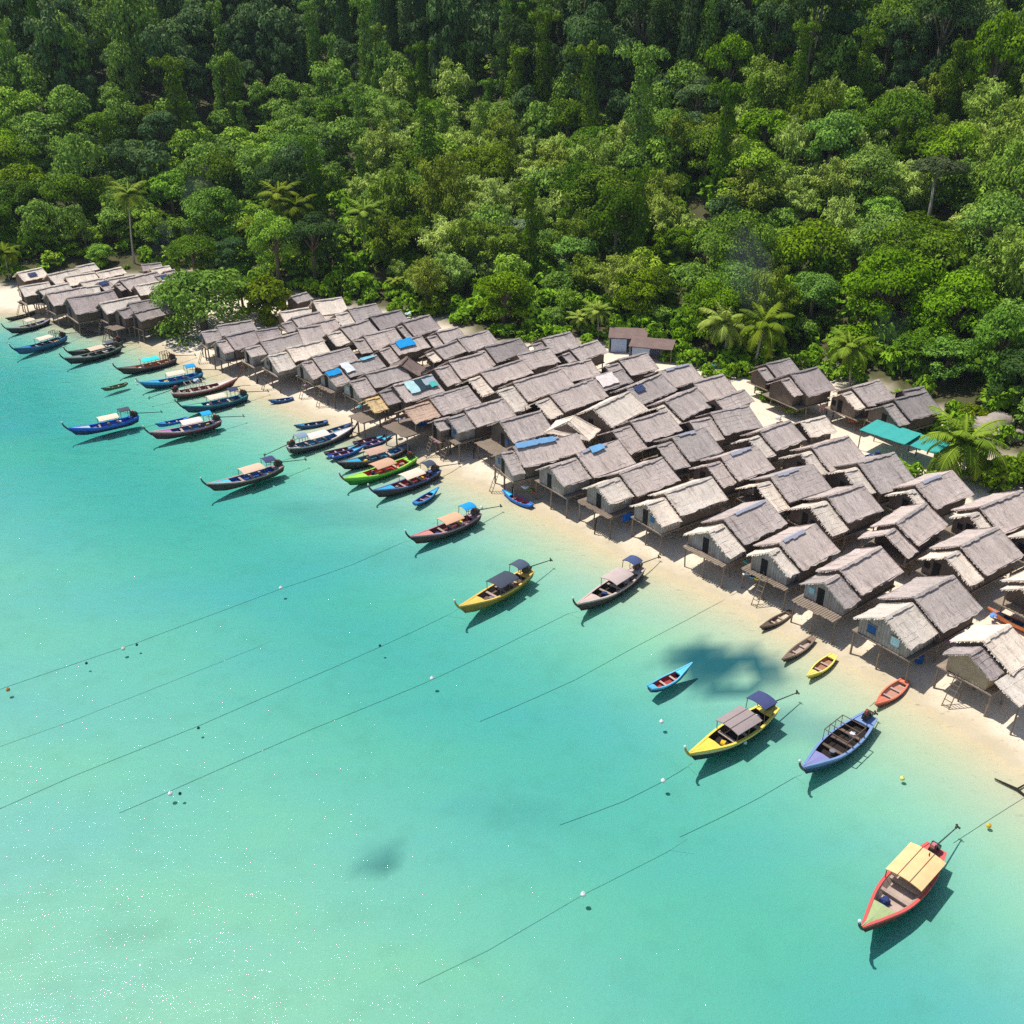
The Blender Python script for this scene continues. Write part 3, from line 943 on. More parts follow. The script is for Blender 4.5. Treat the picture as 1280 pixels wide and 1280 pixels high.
def build_boat(bow, stern, spec, label, cat, group):
    bx, by = un(*bow, 0.0); sx, sy = un(*stern, 0.0)
    zb = 0.0
    if spec.get('ground'):
        bx, by, z1 = on_ground(*bow); sx, sy, z2 = on_ground(*stern); zb = max(-.05, min(z1, z2)) + spec.get('up', .08)
    L = math.hypot(bx - sx, by - sy)
    az = math.atan2(by - sy, bx - sx)
    small = spec.get('small', False)
    B = spec.get('beam', .235 if not small else .27) * L
    if small: B = max(B, .8)
    dh = spec.get('dh', .52 if not small else .3)
    raised = spec.get('raised', .56 if not small else .22)
    root = thing('longtail_boat' if not small else spec.get('name', 'dinghy'), label, cat, ((bx + sx) / 2, (by + sy) / 2, zb), az, group)
    half, gun, keel, px = hull_profile(L, B, dh, raised)
    hullm, strake = paint(spec['hull']), paint(spec.get('strake', spec['hull']))
    gunm = paint(spec.get('gun', spec['hull'])); deckm = paint(spec.get('deck', spec.get('gun', spec['hull'])))
    inn = spec.get('inner', W_BOAT)
    if isinstance(inn, tuple): inn = paint(inn, .6)
    N = 18
    ts = [i / (N - 1) for i in range(N)]
    mb = MB(); vs = []
    K = 9
    for t in ts:
        b, g, k = half(t), gun(t), keel(t)
        pr = [(0, k), (.5 * b, k + .06), (.86 * b, k + .30 * (g - k)), (.95 * b, k + .66 * (g - k)), (b, g)]
        sec = [(-y, z) for y, z in pr[::-1]] + [(y, z) for y, z in pr[1:]]
        for y, z in sec: vs.append((px(t, z), y, z))
    fs, mi = [], []
    for i in range(N - 1):
        for k in range(K - 1):
            fs.append((i * K + k, i * K + k + 1, (i + 1) * K + k + 1, (i + 1) * K + k))
            mi.append(1 if k in (0, K - 2) else 0)
    fs.append(tuple(range(K))); mi.append(0)
    fs.append(tuple((N - 1) * K + k for k in range(K - 1, -1, -1))); mi.append(0)
    mb.v, mb.f, mb.m = vs, fs, mi
    mb.build('hull', [hullm, strake], root, True)
    # gunwale band
    gw = .13 if not small else .07
    mb = MB()
    for s in (-1, 1):
        pts = []
        for t in ts:
            b, g = half(t), gun(t)
            x = px(t, g)
            pts += [(x, s * (b + .035), g - .10), (x, s * (b + .035), g + .035), (x, s * max(.004, b - gw), g + .035), (x, s * max(.004, b - gw), g - .12)]
        f2 = []
        for i in range(N - 1):
            for k in range(3):
                f2.append((i * 4 + k, i * 4 + k + 1, i * 4 + k + 5, i * 4 + k + 4))
        f2 += [(0, 1, 2, 3), tuple((N - 1) * 4 + k for k in (3, 2, 1, 0))]
        mb.add(pts, f2)
    mb.build('gunwale', gunm, root)
    # inside: floor boards and sides
    mb = MB(); pts = []
    zfl = .12 if not small else .05
    td = spec.get('bowdeck', .76)
    inside = [t for t in ts if t < td + .06]
    for t in inside:
        b, g = half(t), gun(t)
        wi = max(.02, b - gw - .01)
        zf = max(zfl, keel(t) + .1)
        pts += [(px(t, g), -wi, g), (px(t, zf), -.72 * wi, zf), (px(t, zf), .72 * wi, zf), (px(t, g), wi, g)]
    f2 = []
    for i in range(len(inside) - 1):
        for k in range(3): f2.append((i * 4 + k, i * 4 + k + 4, i * 4 + k + 5, i * 4 + k + 1))
    mb.add(pts, f2)
    mb.build('interior', inn, root)
    # bow and stern decks
    for nm, sel in (('bow_deck', [t for t in ts if t >= td]), ('stern_deck', [t for t in ts if t <= spec.get('sterndeck', .12)])):
        mb = MB(); pts = []
        for t in sel:
            b, g = half(t), gun(t); w = max(.01, b - .02)
            pts += [(px(t, g), -w, g - .02), (px(t, g), 0, g + .05), (px(t, g), w, g - .02), (px(t, g), 0, g - .1)]
        f2 = []
        for i in range(len(sel) - 1):
            for a, b2 in ((0, 1), (1, 2), (2, 3), (3, 0)): f2.append((i * 4 + a, i * 4 + b2, i * 4 + b2 + 4, i * 4 + a + 4))
        f2 += [(3, 2, 1, 0), tuple((len(sel) - 1) * 4 + k for k in range(4))]
        mb.add(pts, f2)
        mb.build(nm, deckm if nm == 'bow_deck' else paint(spec.get('sdeck', spec.get('gun', spec['hull']))), root)
    # thwarts
    for t in ((.3, .45, .6) if not small else (.35, .62)):
        if t > td - .05: continue
        mb = MB(); g = gun(t)
        mb.box((px(t, g), 0, g - .12), (.24 if not small else .16, 2 * half(t) - .12, .05))
        mb.build('thwart', spec.get('thwart', W_BOATP), root)
    if not small or spec.get('post'):
        g = gun(1); x = px(1, g); hgt = spec.get('post', .72)
        mb = MB()
        mb.tube([(x - .35, 0, g - .45), (x + .02, 0, g + .02), (x + .35 * hgt, 0, g + .5 * hgt), (x + .52 * hgt, 0, g + hgt)], [.06, .10, .085, .07], 8)
        bp = mb.build('bow_post', paint(spec.get('postcol', (58, 46, 42))), root)
        mb = MB(); mb.lathe((x + .53 * hgt, 0, g + hgt - .02), [(.085, 0), (.1, .06), (.09, .14), (.04, .19)], 8)
        mb.build('post_tip', cloth(spec.get('tip', (220, 218, 210))), bp)

    def canopy(t0, t1, hgt, col, wf, nm, ribs=0):
        m = col if not isinstance(col, tuple) else cloth(col)
        tm = (t0 + t1) / 2
        w = wf * 2 * half(tm) / 2
        x0, x1 = L * (t0 - .5), L * (t1 - .5)
        z = gun(tm) + hgt
        mb = MB(); pts = []; n = 8
        for k in (0, 1):
            for x in (x0, x0 * .5 + x1 * .5, x1):
                for j in range(n + 1):
                    y = -w + 2 * w * j / n
                    pts.append((x, y, z - .16 * (y / w) ** 2 - k * .05))
        f2 = []; c = 3 * (n + 1)
        for i in range(2):
            for j in range(n):
                a = i * (n + 1) + j
                f2 += [(a, a + n + 1, a + n + 2, a + 1), (c + a, c + a + 1, c + a + n + 2, c + a + n + 1)]
        for i in range(2):
            for j in (0, n):
                a = i * (n + 1) + j; f2.append((a, a + n + 1, c + a + n + 1, c + a))
        for j in range(n):
            for i in (0, 2):
                a = i * (n + 1) + j; f2.append((a, a + 1, c + a + 1, c + a))
        mb.add(pts, f2)
        cp = mb.build(nm, m, root)
        if ribs:
            mb = MB()
            for j in range(ribs):
                y = w * (-1 + 2 * (j + 1) / (ribs + 1))
                mb.box(((x0 + x1) / 2, y, z - .16 * (y / w) ** 2 + .012), (x1 - x0 + .1, .035, .025))
            mb.build('seam_batten', W_BOAT, cp)
        for x in ((x0 + .1, x1 - .1) if x1 - x0 < 1.8 else (x0 + .1, (x0 + x1) / 2, x1 - .1)):
            for s in (-1, 1):
                t = x / L + .5
                mb = MB(); mb.tube([(x, s * (half(t) - .07), gun(t) - .05), (x, s * (w - .06), z - .17)], .03, 5)
                mb.build('canopy_post', W_BOAT, root)
    if spec.get('can'): canopy(*spec['can'])
    if spec.get('can2'): canopy(*spec['can2'])
    if spec.get('frame'):
        t0, t1, hgt = spec['frame']; mb = MB()
        for k in range(4):
            t = t0 + (t1 - t0) * k / 3; x = L * (t - .5); w = half(t) - .06; g = gun(t)
            mb.tube([(x, -w, g), (x, -w, g + hgt), (x, w, g + hgt), (x, w, g)], .035, 5)
        for s in (-1, 1):
            mb.tube([(L * (t0 - .5), s * (half(t0) - .06), gun(t0) + hgt), (L * (t1 - .5), s * (half(t1) - .06), gun(t1) + hgt)], .035, 5)
        mb.build('canopy_frame', W_BOATP if spec.get('frame_pale') else W_BOAT, root)
    if not small and not spec.get('noengine'):
        g = gun(.05); x = L * (.05 - .5)
        mb = MB()
        mb.box((x, 0, g + .36), (.75, .4, .42), mi=0, taper=.85)
        mb.box((x + .05, 0, g + .68), (.36, .3, .2), mi=1, taper=.8)
        mb.tube([(x - .3, -.26, g + .4), (x - .3, .26, g + .4)], .2, 10)
        mb.tube([(x + .2, .16, g + .5), (x + .35, .2, g + 1.05)], .05, 6)
        mb.tube([(x, 0, g - .1), (x, 0, g + .2)], .12, 8)
        mb.tube([(x + .3, 0, g + .55), (x + 1.1, .2, g + .8)], .03, 5)
        mb.build('engine', [paint((34, 30, 32), .4), paint(spec.get('tank', (150, 60, 48)))], root)
        sl = spec.get('shaft', 3.0); ang = spec.get('sang', 0)
        e = (x - .3 - sl * math.cos(ang), sl * math.sin(ang), max(g * .75, .25))
        mb = MB(); mb.tube([(x - .3, 0, g + .38), e], [.05, .035], 6)
        ps = mb.build('propeller_shaft', paint((52, 66, 66), .4), root)
        mb = MB()
        for k in range(3):
            a = k * 2.094
            mb.box((e[0], e[1] + .12 * math.cos(a), e[2] + .12 * math.sin(a)), (.05, .13, .13))
        mb.tube([(e[0] + .05, e[1], e[2]), (e[0] - .08, e[1], e[2])], .05, 6)
        mb.tube([(e[0] + .15, e[1], e[2] + .02), (e[0] + .1, e[1], e[2] + .3)], .025, 4)
        mb.build('propeller', paint((70, 60, 50), .4), ps)
    root['bowx'] = px(1, gun(1))
    if not small and spec.get('cargo', True):
        rs = random.Random(int(bow[0]))
        cs = [('white', (214, 214, 214)), ('yellow', (224, 180, 40)), ('grey', (120, 120, 130)), ('dark blue', (40, 60, 110)), ('tan', (190, 160, 130))]
        rs.shuffle(cs)
        for k in range(rs.choice((2, 3))):
            t = rs.uniform(.16, .3) if k else rs.uniform(.62, .7)
            mb = MB(); c = (L * (t - .5), rs.uniform(-.3, .3), zfl + .17)
            if rs.random() < .5:
                mb.box(c, (rs.uniform(.3, .5), rs.uniform(.28, .4), .32), rs.uniform(0, 3), taper=.94)
                mb.box((c[0], c[1], c[2] + .18), (.34, .3, .05), 0.3)
                nm, lab = 'storage_box', 'plastic storage box'
            else:
                mb.lathe((c[0], c[1], c[2] - .16), [(.14, 0), (.18, .02), (.2, .3), (.21, .32)], 9)
                nm, lab = 'bucket', 'plastic bucket'
            cl = cs[k]
            o = mb.build(nm, cloth(cl[1]))
            o.location = root.location; o.rotation_euler = root.rotation_euler
            end = 'near the stern of' if k else 'toward the bow of'
            CARGO.append((o, '%s %s %s the %s' % (cl[0], lab, end, spec['short']), nm.replace('_', ' ')))
    return root


CARGO = []
TANC, CREAM, NAVY = (206, 176, 146), (226, 206, 184), (52, 58, 92)
BOATS = [
 # bow px, stern px, spec, label
 ((15, 417), (61, 405), dict(short='black boat under the far huts', hull=(30, 32, 40), gun=(170, 172, 170), can=(.38, .62, .95, CREAM, .95, 'canopy'), noengine=True, sdeck=(70, 60, 120)), 'black longtail boat with small cream canopy nearest the far hut cluster'),
 ((25, 443), (82, 426), dict(short='blue boat at the left edge', hull=(24, 84, 130), gun=(40, 110, 150), deck=(10, 130, 200), inner=(50, 60, 90), can=(.30, .60, .95, CREAM, .95, 'canopy'), frame=(.14, .26, 1.2)), 'dark blue longtail boat with bright blue bow deck and cream canopy, far left'),
 ((88, 455), (150, 439), dict(short='black boat of the moored pair', hull=(28, 34, 36), gun=(130, 144, 138), inner=(70, 76, 70), can=(.32, .62, .95, (222, 190, 166), .95, 'canopy'), can2=(.12, .28, 1.3, (90, 94, 104), .9, 'stern_canopy')), 'black longtail boat with pinkish canopy, front of a moored pair'),
 ((93, 447), (152, 432), dict(short='rear boat of the moored pair', hull=(36, 40, 42), gun=(70, 78, 76), inner=(60, 64, 60)), 'charcoal longtail boat without canopy moored close behind a black one'),
 ((155, 468), (219, 454), dict(short='boat with the turquoise canopy', hull=(38, 34, 40), gun=(120, 100, 92), inner=(206, 110, 56), can=(.32, .64, .95, (44, 206, 206), .95, 'canopy'), frame=(.10, .24, 1.2)), 'dark longtail boat with turquoise canopy and orange inside'),
 ((183, 486), (252, 472), dict(short='sky blue boat with two canopies', hull=(22, 60, 96), strake=(20, 140, 206), gun=(60, 170, 220), inner=(24, 100, 190), can=(.30, .62, .95, CREAM, .95, 'canopy'), can2=(.10, .28, 1.5, (10, 150, 210), .95, 'stern_canopy'), postcol=(190, 190, 200), post=.5), 'sky blue longtail boat with cream canopy and raised blue stern canopy'),
 ((291, 483), (217, 497), dict(short='red and white boat', hull=(78, 44, 42), strake=(178, 70, 66), gun=(222, 204, 194), inner=(120, 56, 54), frame=(.22, .52, 1.0), frame_pale=True, post=1.3, postcol=(130, 62, 48), tip=(170, 80, 60)), 'maroon longtail boat with white gunwales and bare canopy frame, bow to the beach'),
 ((236, 516), (308, 500), dict(short='teal boat with navy stern canopy', hull=(16, 62, 92), gun=(40, 140, 150), deck=(110, 200, 160), inner=(20, 80, 140), can=(.36, .66, .95, CREAM, .95, 'canopy'), can2=(.14, .30, 1.4, NAVY, .9, 'stern_canopy')), 'teal blue longtail boat with mint bow deck and navy stern canopy'),
 ((196, 549), (275, 532), dict(short='red and blue boat', hull=(58, 36, 52), strake=(150, 40, 48), gun=(190, 160, 170), deck=(176, 110, 170), inner=(36, 84, 150), can=(.28, .60, .95, (226, 208, 200), .95, 'canopy'), can2=(.12, .28, 1.5, (20, 160, 214), .9, 'stern_canopy')), 'red and blue longtail boat with pale pink canopy and blue stern canopy'),
 ((95, 544), (172, 527), dict(short='royal blue boat', hull=(18, 44, 96), strake=(22, 96, 206), gun=(30, 110, 216), deck=(190, 196, 206), inner=(24, 96, 200), can=(.30, .62, .95, (232, 208, 182), .95, 'canopy'), can2=(.10, .28, 1.45, (66, 72, 84), .9, 'stern_canopy')), 'royal blue longtail boat with cream canopy and charcoal stern canopy'),
 ((268, 614), (352, 589), dict(short='brown boat with blue inside', hull=(70, 48, 46), gun=(190, 160, 150), deck=(70, 200, 224), inner=(24, 84, 170), can=(.28, .60, .95, (216, 184, 158), .95, 'canopy'), can2=(.10, .26, 1.4, (60, 66, 108), .9, 'stern_canopy')), 'brown longtail boat with blue inside and tan canopy, apart from the others'),
 ((438, 545), (362, 566), dict(short='white decked boat', hull=(62, 56, 66), gun=(206, 196, 192), deck=(226, 222, 222), inner=(34, 120, 170), can=(.30, .62, .9, (228, 212, 200), .95, 'canopy'), can2=(.12, .28, 1.3, (130, 150, 170), .9, 'stern_canopy'), postcol=(80, 64, 60), post=.7), 'grey longtail boat with white bow deck pointing at the beach'),
 ((431, 587), (509, 565), dict(short='black boat with cyan bow deck', hull=(28, 28, 36), gun=(110, 96, 96), deck=(30, 170, 214), inner=(40, 120, 150), can=(.36, .66, .85, (192, 158, 138), .95, 'canopy'), sdeck=(110, 130, 150), noengine=True), 'black longtail boat with cyan bow deck beside the lime green boat'),
 ((438, 607), (517, 579), dict(short='lime green boat', hull=(36, 130, 30), strake=(90, 190, 40), gun=(150, 220, 70), deck=(170, 226, 80), inner=(206, 62, 30), can=(.34, .64, .85, (200, 160, 130), .95, 'canopy'), postcol=(120, 60, 50)), 'lime green longtail boat with red inside and tan canopy'),
 ((474, 622), (547, 595), dict(short='brown boat with the sky blue bow', hull=(62, 44, 46), gun=(84, 110, 160), deck=(40, 172, 222), inner=(140, 30, 44), can=(.28, .60, .95, CREAM, .95, 'canopy'), can2=(.08, .24, 1.4, (64, 74, 92), .9, 'stern_canopy'), postcol=(80, 50, 50)), 'brown longtail boat with sky blue bow deck and cream canopy'),
 ((521, 680), (597, 650), dict(short='brown boat with the pink bow', hull=(70, 50, 48), gun=(176, 140, 150), deck=(226, 140, 124), inner=(120, 50, 62), can=(.30, .60, .95, (214, 170, 136), .95, 'canopy'), can2=(.08, .26, 1.5, (24, 150, 216), .9, 'stern_canopy')), 'brown longtail boat with pink bow deck and bright blue stern canopy'),
 ((582, 767), (661, 722), dict(short='ochre boat with black canopies', hull=(160, 124, 40), gun=(232, 190, 90), deck=(232, 196, 90), inner=W_BOAT, can=(.28, .58, .95, (66, 74, 88), .95, 'canopy'), can2=(.08, .24, 1.45, (74, 86, 104), .9, 'stern_canopy'), postcol=(190, 150, 50)), 'ochre yellow longtail boat with two charcoal canopies'),
 ((727, 764), (799, 718), dict(short='brown boat with the grey canopy', hull=(72, 54, 52), gun=(206, 184, 176), deck=(214, 188, 176), inner=W_DARK, can=(.26, .56, .95, (190, 172, 166), .95, 'canopy'), can2=(.07, .22, 1.5, (70, 84, 124), .9, 'stern_canopy')), 'brown longtail boat with pale grey canopy and slate blue stern canopy'),
 ((869, 951), (963, 893), dict(short='yellow boat', hull=(28, 58, 58), strake=(224, 206, 150), gun=(240, 214, 90), deck=(244, 216, 84), inner=W_DARK, can=(.30, .62, .95, (156, 142, 140), 1.0, 'canopy', 2), can2=(.08, .25, 1.5, (66, 74, 116), 1.0, 'stern_canopy'), postcol=(200, 160, 50), tank=(220, 180, 40), beam=.26), 'yellow decked longtail boat with grey slatted canopy'),
 ((1008, 968), (1084, 906), dict(short='lavender boat', hull=(44, 72, 110), strake=(92, 128, 176), gun=(120, 150, 196), deck=(138, 140, 190), inner=W_DARK, frame=(.28, .58, .95), postcol=(100, 80, 80), beam=.27, noengine=False, shaft=1.0, thwart=W_BOAT), 'lavender blue longtail boat with dark open hold and bare canopy frame'),
 ((1082, 1166), (1166, 1073), dict(short='red boat', hull=(92, 52, 42), strake=(150, 62, 54), gun=(216, 92, 86), deck=(168, 184, 130), inner=W_BOATP, can=(.14, .52, .9, (238, 196, 142), 1.0, 'canopy', 2), beam=.29, tip=(240, 244, 246), post=.8, tank=(200, 120, 120)), 'red gunwaled longtail boat with wide straw coloured canopy, nearest the camera'),
]
BT = {}
for bow, stern, spec, label in BOATS:
    BT[spec['short']] = build_boat(bow, stern, spec, label, 'longtail boat', 'longtail boats moored off the beach')
for o, lab, cat in CARGO: tag(o, lab, cat)

SMALL = [
 ((199, 534), (234, 526), dict(hull=(20, 96, 190), deck=(30, 170, 220), inner=(24, 70, 150)), 'small blue dinghy tucked behind the red and blue longtail boat'),
 ((451, 564), (412, 574), dict(hull=(24, 80, 170), deck=(60, 190, 220), inner=(110, 40, 90)), 'blue dinghy with cyan bow, front of the outer pair'),
 ((444, 562), (407, 570), dict(hull=(60, 40, 60), deck=(50, 180, 214), inner=(110, 34, 60)), 'maroon dinghy with cyan bow, rear of the outer pair'),
 ((487, 550), (454, 561), dict(hull=(40, 70, 120), deck=(60, 196, 226), inner=(100, 50, 130)), 'slate blue dinghy with cyan bow, front of the pair by the piles'),
 ((480, 549), (443, 557), dict(hull=(56, 40, 66), deck=(50, 186, 216), inner=(110, 40, 80)), 'purple dinghy with cyan bow, rear of the pair by the piles'),
 ((438, 534), (404, 545), dict(hull=(24, 70, 120), inner=(20, 110, 140), deck=(40, 70, 120)), 'dark blue dinghy lying behind the white decked longtail boat'),
 ((372, 536), (409, 530), dict(hull=(24, 84, 130), deck=(40, 150, 200), inner=(30, 50, 90)), 'dark blue dinghy afloat above the white decked longtail boat'),
 ((340, 506), (366, 500), dict(hull=(20, 84, 140), deck=(60, 160, 200), inner=(30, 60, 110), ground=True), 'little blue dinghy alone in the sandy shallows'),
 ((546, 616), (519, 633), dict(hull=(30, 60, 110), deck=(60, 196, 226), gun=(40, 130, 200), inner=(90, 60, 110)), 'small cyan and blue dinghy beside the sky blue bowed longtail boat'),
 ((631, 621), (664, 637), dict(hull=(20, 110, 200), deck=(20, 190, 226), gun=(20, 120, 210), inner=(190, 70, 80), ground=True), 'bright cyan dinghy beached under the front row huts'),
 ((857, 843), (813, 866), dict(hull=(26, 56, 110), strake=(50, 150, 220), gun=(90, 190, 224), deck=(90, 204, 232), inner=(160, 50, 50), raised=.45, dh=.38), 'cyan bowed dinghy with red inside beside the dark seagrass patch'),
 ((1011, 849), (1041, 824), dict(hull=(214, 190, 60), gun=(240, 222, 110), inner=(170, 120, 90), deck=(240, 222, 110)), 'small yellow dinghy in the shallows'),
 ((1096, 884), (1131, 855), dict(hull=(190, 90, 70), gun=(226, 128, 100), inner=(190, 140, 120), deck=(226, 128, 100)), 'small coral red dinghy in the shallows'),
 ((953, 788), (988, 769), dict(hull=(66, 52, 46), inner=W_BOAT, gun=(110, 92, 80), name='canoe', beam=.17), 'slim brown canoe floating closest to the laundry platform'),
 ((980, 828), (1015, 802), dict(hull=(78, 62, 52), inner=W_BOATP, gun=(140, 118, 100), name='canoe', beam=.17), 'slim brown canoe floating beside the yellow dinghy'),
 ((131, 489), (159, 482), dict(hull=(70, 90, 44), deck=(110, 176, 140), inner=(90, 100, 50), name='canoe', beam=.16), 'narrow green canoe among the far boats'),
 ((11, 401), (44, 393), dict(hull=(54, 54, 48), inner=W_DARK, name='canoe', beam=.15), 'narrow dark canoe nearest the far hut cluster'),
 ((26, 382), (49, 377), dict(hull=(40, 44, 52), deck=(36, 120, 170), inner=(40, 110, 150), ground=True), 'dark dinghy with blue deck on the sand by the leftmost huts'),
 ((1238, 772), (1300, 800), dict(hull=(226, 124, 66), gun=(236, 140, 80), deck=(120, 150, 200), inner=(30, 76, 120), ground=True, up=.3, beam=.2), 'orange and blue dinghy drawn up between huts at the right edge'),
]
for bow, stern, spec, label in SMALL:
    spec['small'] = True
    build_boat(bow, stern, spec, label, 'canoe' if spec.get('name') == 'canoe' else 'dinghy', 'small canoes and dinghies' )

# ------------------------------------------------------------------ buoys, mooring lines, drift wood
BUOYS = [((10, 862), 'ochre', (170, 130, 70)), ((351, 735), 'white', (236, 236, 232)), ((540, 848), 'white', (236, 236, 232)), ((827, 902), 'white', (236, 236, 232)), ((829, 976), 'white', (236, 236, 232)),
         ((213, 992), 'white', (236, 236, 232)), ((225, 992), 'black', (40, 50, 50)), ((729, 1118), 'white', (236, 236, 232)), ((1128, 973), 'pale yellow', (232, 224, 130)), ((1236, 1032), 'yellow', (226, 180, 50)),
         ((1169, 1089), 'yellow', (226, 190, 50)), ((171, 806), 'black', (50, 60, 60)), ((154, 811), 'pale', (220, 216, 200)), ((248, 910), 'black', (50, 70, 70)), ((475, 807), 'black', (50, 70, 70)), ((170, 477), 'white', (236, 236, 232)), ((931, 928), 'white', (230, 232, 232)), ((602, 634), 'white', (236, 236, 232)), ((108, 829), 'black', (50, 60, 60))]
BWHERE = {0: 'at the left edge of the open water, end of the longest mooring line', 1: 'mid way along the mooring line left of the ochre boat', 2: 'on the mooring line of the brown boat with grey canopy', 3: 'floating just left of the yellow boat',
          4: 'on the line off the bow of the yellow boat', 5: 'next to a black float low in the open water', 6: 'beside a white one low in the open water', 7: 'alone in open water below the yellow boat', 8: 'below the lavender boat',
          9: 'near the right edge, above the red boat', 10: 'against the side of the red boat', 11: 'threaded on the upper left mooring line, right one of two', 12: 'next to a black one on the upper left mooring line', 13: 'on the second mooring line in open water at left',
          14: 'on the second mooring line towards the ochre boat', 15: 'by the bow of the sky blue boat', 16: 'hanging at the hull of the yellow boat', 17: 'near the bow of the pink decked boat', 18: 'threaded on the upper left mooring line, left one of two'}
for k, ((x, y), cn, c) in enumerate(BUOYS):
    bx, by = un(x, y, .05)
    r = .16 if cn != 'black' else .11
    mb = MB(); mb.lathe((0, 0, 0), [(.3 * r, -r * .8), (.8 * r, -.55 * r), (r, 0), (.86 * r, .5 * r), (.5 * r, .86 * r), (.22 * r, r), (.22 * r, 1.3 * r), (.1 * r, 1.35 * r)], 10)
    o = mb.build('buoy', cloth(c, .4), None, True); o.location = (bx, by, .05)
    tag(o, '%s float %s' % (cn, BWHERE[k]), 'buoy', 'floats on the mooring lines')

rope_m, rnt, rout = new_mat('rope'); rh = NT(rnt)
principled(rh, rout, rh.mix(rh.noise(rh.n('TexCoord').outputs['Object'], 6), lin(34, 70, 66), lin(62, 96, 88)), .8)
ROPES = [([(-30, 877), (10, 862), (171, 806), (351, 735), (440, 706), (513, 677)], 'upper left mooring line running to the brown boat with pink bow'),
         ([(-30, 1030), (90, 975), (248, 910), (475, 807), (575, 762)], 'mooring line running to the bow of the ochre boat'),
         ([(-20, 945), (90, 905), (230, 848), (340, 802)], 'faint mooring line between two longer ones at far left'),
         ([(150, 1020), (213, 992), (390, 912), (540, 848), (650, 798), (722, 766)], 'mooring line running to the brown boat with grey canopy'),
         ([(600, 900), (720, 850), (790, 815), (860, 782), (932, 746)], 'mooring line running up to the huts right of the grey canopied boat'),
         ([(700, 1030), (780, 1000), (829, 976), (866, 955)], 'mooring line running to the bow of the yellow boat'),
         ([(850, 1045), (900, 1022), (950, 998), (1002, 970)], 'mooring line running to the bow of the lavender boat'),
         ([(1190, 1060), (1236, 1032), (1285, 1003)], 'mooring line with a yellow float at the right edge'),
         ([(1085, 893), (1096, 884)], 'short rope between the lavender boat and the coral red dinghy'),
         ([(-10, 432), (14, 431), (24, 441)], 'mooring line of the dark blue boat at the left edge'),
         ([(520, 1235), (610, 1190), (729, 1118), (860, 1050)], 'faint line under the white float in open water')]
for pts, lab in ROPES:
    mb = MB(); P3 = []
    for (a, b) in zip(pts[:-1], pts[1:]):
        for s in range(6):
            f = s / 6; x, y = un(a[0] + (b[0] - a[0]) * f, a[1] + (b[1] - a[1]) * f, -.8)
            P3.append((x, y, gz(x, y) + .02))
    x, y = un(*pts[-1], .0); P3.append((x, y, .12))
    mb.tube(P3, .010 if 'faint' not in lab else .007, 5)
    tag(mb.build('mooring_rope', rope_m), lab, 'rope', 'mooring lines in the water')

# ------------------------------------------------------------------ village odds and ends
def rust_mat():
    m, nt, out = new_mat('rusty_sheet'); h = NT(nt)
    tc = h.n('TexCoord').outputs['Object']
    w = h.n('TexWave', {'Vector': tc, 'Scale': 3.2, 'Distortion': .2}, bands_direction='X').outputs['Fac']
    c = h.mix(h.noise(tc, 1.2, 5, .65), lin(104, 82, 76), lin(146, 124, 116))
    principled(h, out, c, .7, w, .5, .06, .3)
    return m


RUST = rust_mat()
PALEW = cloth((170, 186, 212))


def shed(px, py, w, d, az, hgt, mroof, mwall, name, label, cat, tilt=.25, walls_=True):
    x, y, z = on_ground(px, py)
    root = thing(name, label, cat, (x, y, z), R(az))
    mb = MB(); zf_, zb_ = hgt - tilt, hgt
    n = 10
    vs = []
    for k in (0, .05):
        for i in range(n + 1):
            xx = -w / 2 + w * i / n
            for yy, zz in ((-d / 2, zf_), (d / 2, zb_)): vs.append((xx, yy, zz + k + .02 * math.sin(i * 2.1)))
    b = 2 * (n + 1); fs = []
    for i in range(n):
        a = 2 * i
        fs += [(a, a + 1, a + 3, a + 2), (b + a, b + a + 2, b + a + 3, b + a + 1), (a, a + 2, b + a + 2, b + a), (a + 1, b + a + 1, b + a + 3, a + 3)]
    fs += [(0, b, b + 1, 1), (2 * n, 2 * n + 1, b + 2 * n + 1, b + 2 * n)]
    mb.add(vs, fs); mb.build('roof', mroof, root)
    for sx in (-1, 1):
        for sy in (-1, 1):
            mb = MB(); mb.tube([(sx * (w / 2 - .15), sy * (d / 2 - .15), -.3), (sx * (w / 2 - .15), sy * (d / 2 - .15), (zf_ if sy < 0 else zb_) - .02)], .06, 6)
            mb.build('post', W_POST, root)
    if walls_:
        mb = MB()
        mb.box((0, d / 2 - .3, hgt * .45), (w - .3, .06, hgt * .9)); mb.box((-w / 2 + .2, -.1, hgt * .42), (.06, d - .7, hgt * .8))
        mb.box((-w * .22, -d / 2 + .3, hgt * .38), (w * .4, .06, hgt * .72))
        mb.build('wall', mwall, root)
    return root


shed(784, 438, 5.2, 3.2, -8, 2.6, RUST, PALEW, 'shed', 'rusty roofed shed with pale blue wall, left of the two', 'shed', .5)
shed(814, 448, 5.8, 3.0, -16, 2.3, RUST, PALEW, 'shed', 'rusty roofed shed with pale wall, right of the two', 'shed', .45)
TEAL = cloth((62, 164, 156))
shed(1108, 566, 5.2, 3.5, -48, 2.5, TEAL, None, 'awning', 'wide teal awning on posts behind the huts', 'awning', .2, False)
shed(1149, 577, 4.4, 3.2, -48, 2.2, TEAL, None, 'awning', 'lower teal awning half hidden by a coconut palm', 'awning', .2, False)


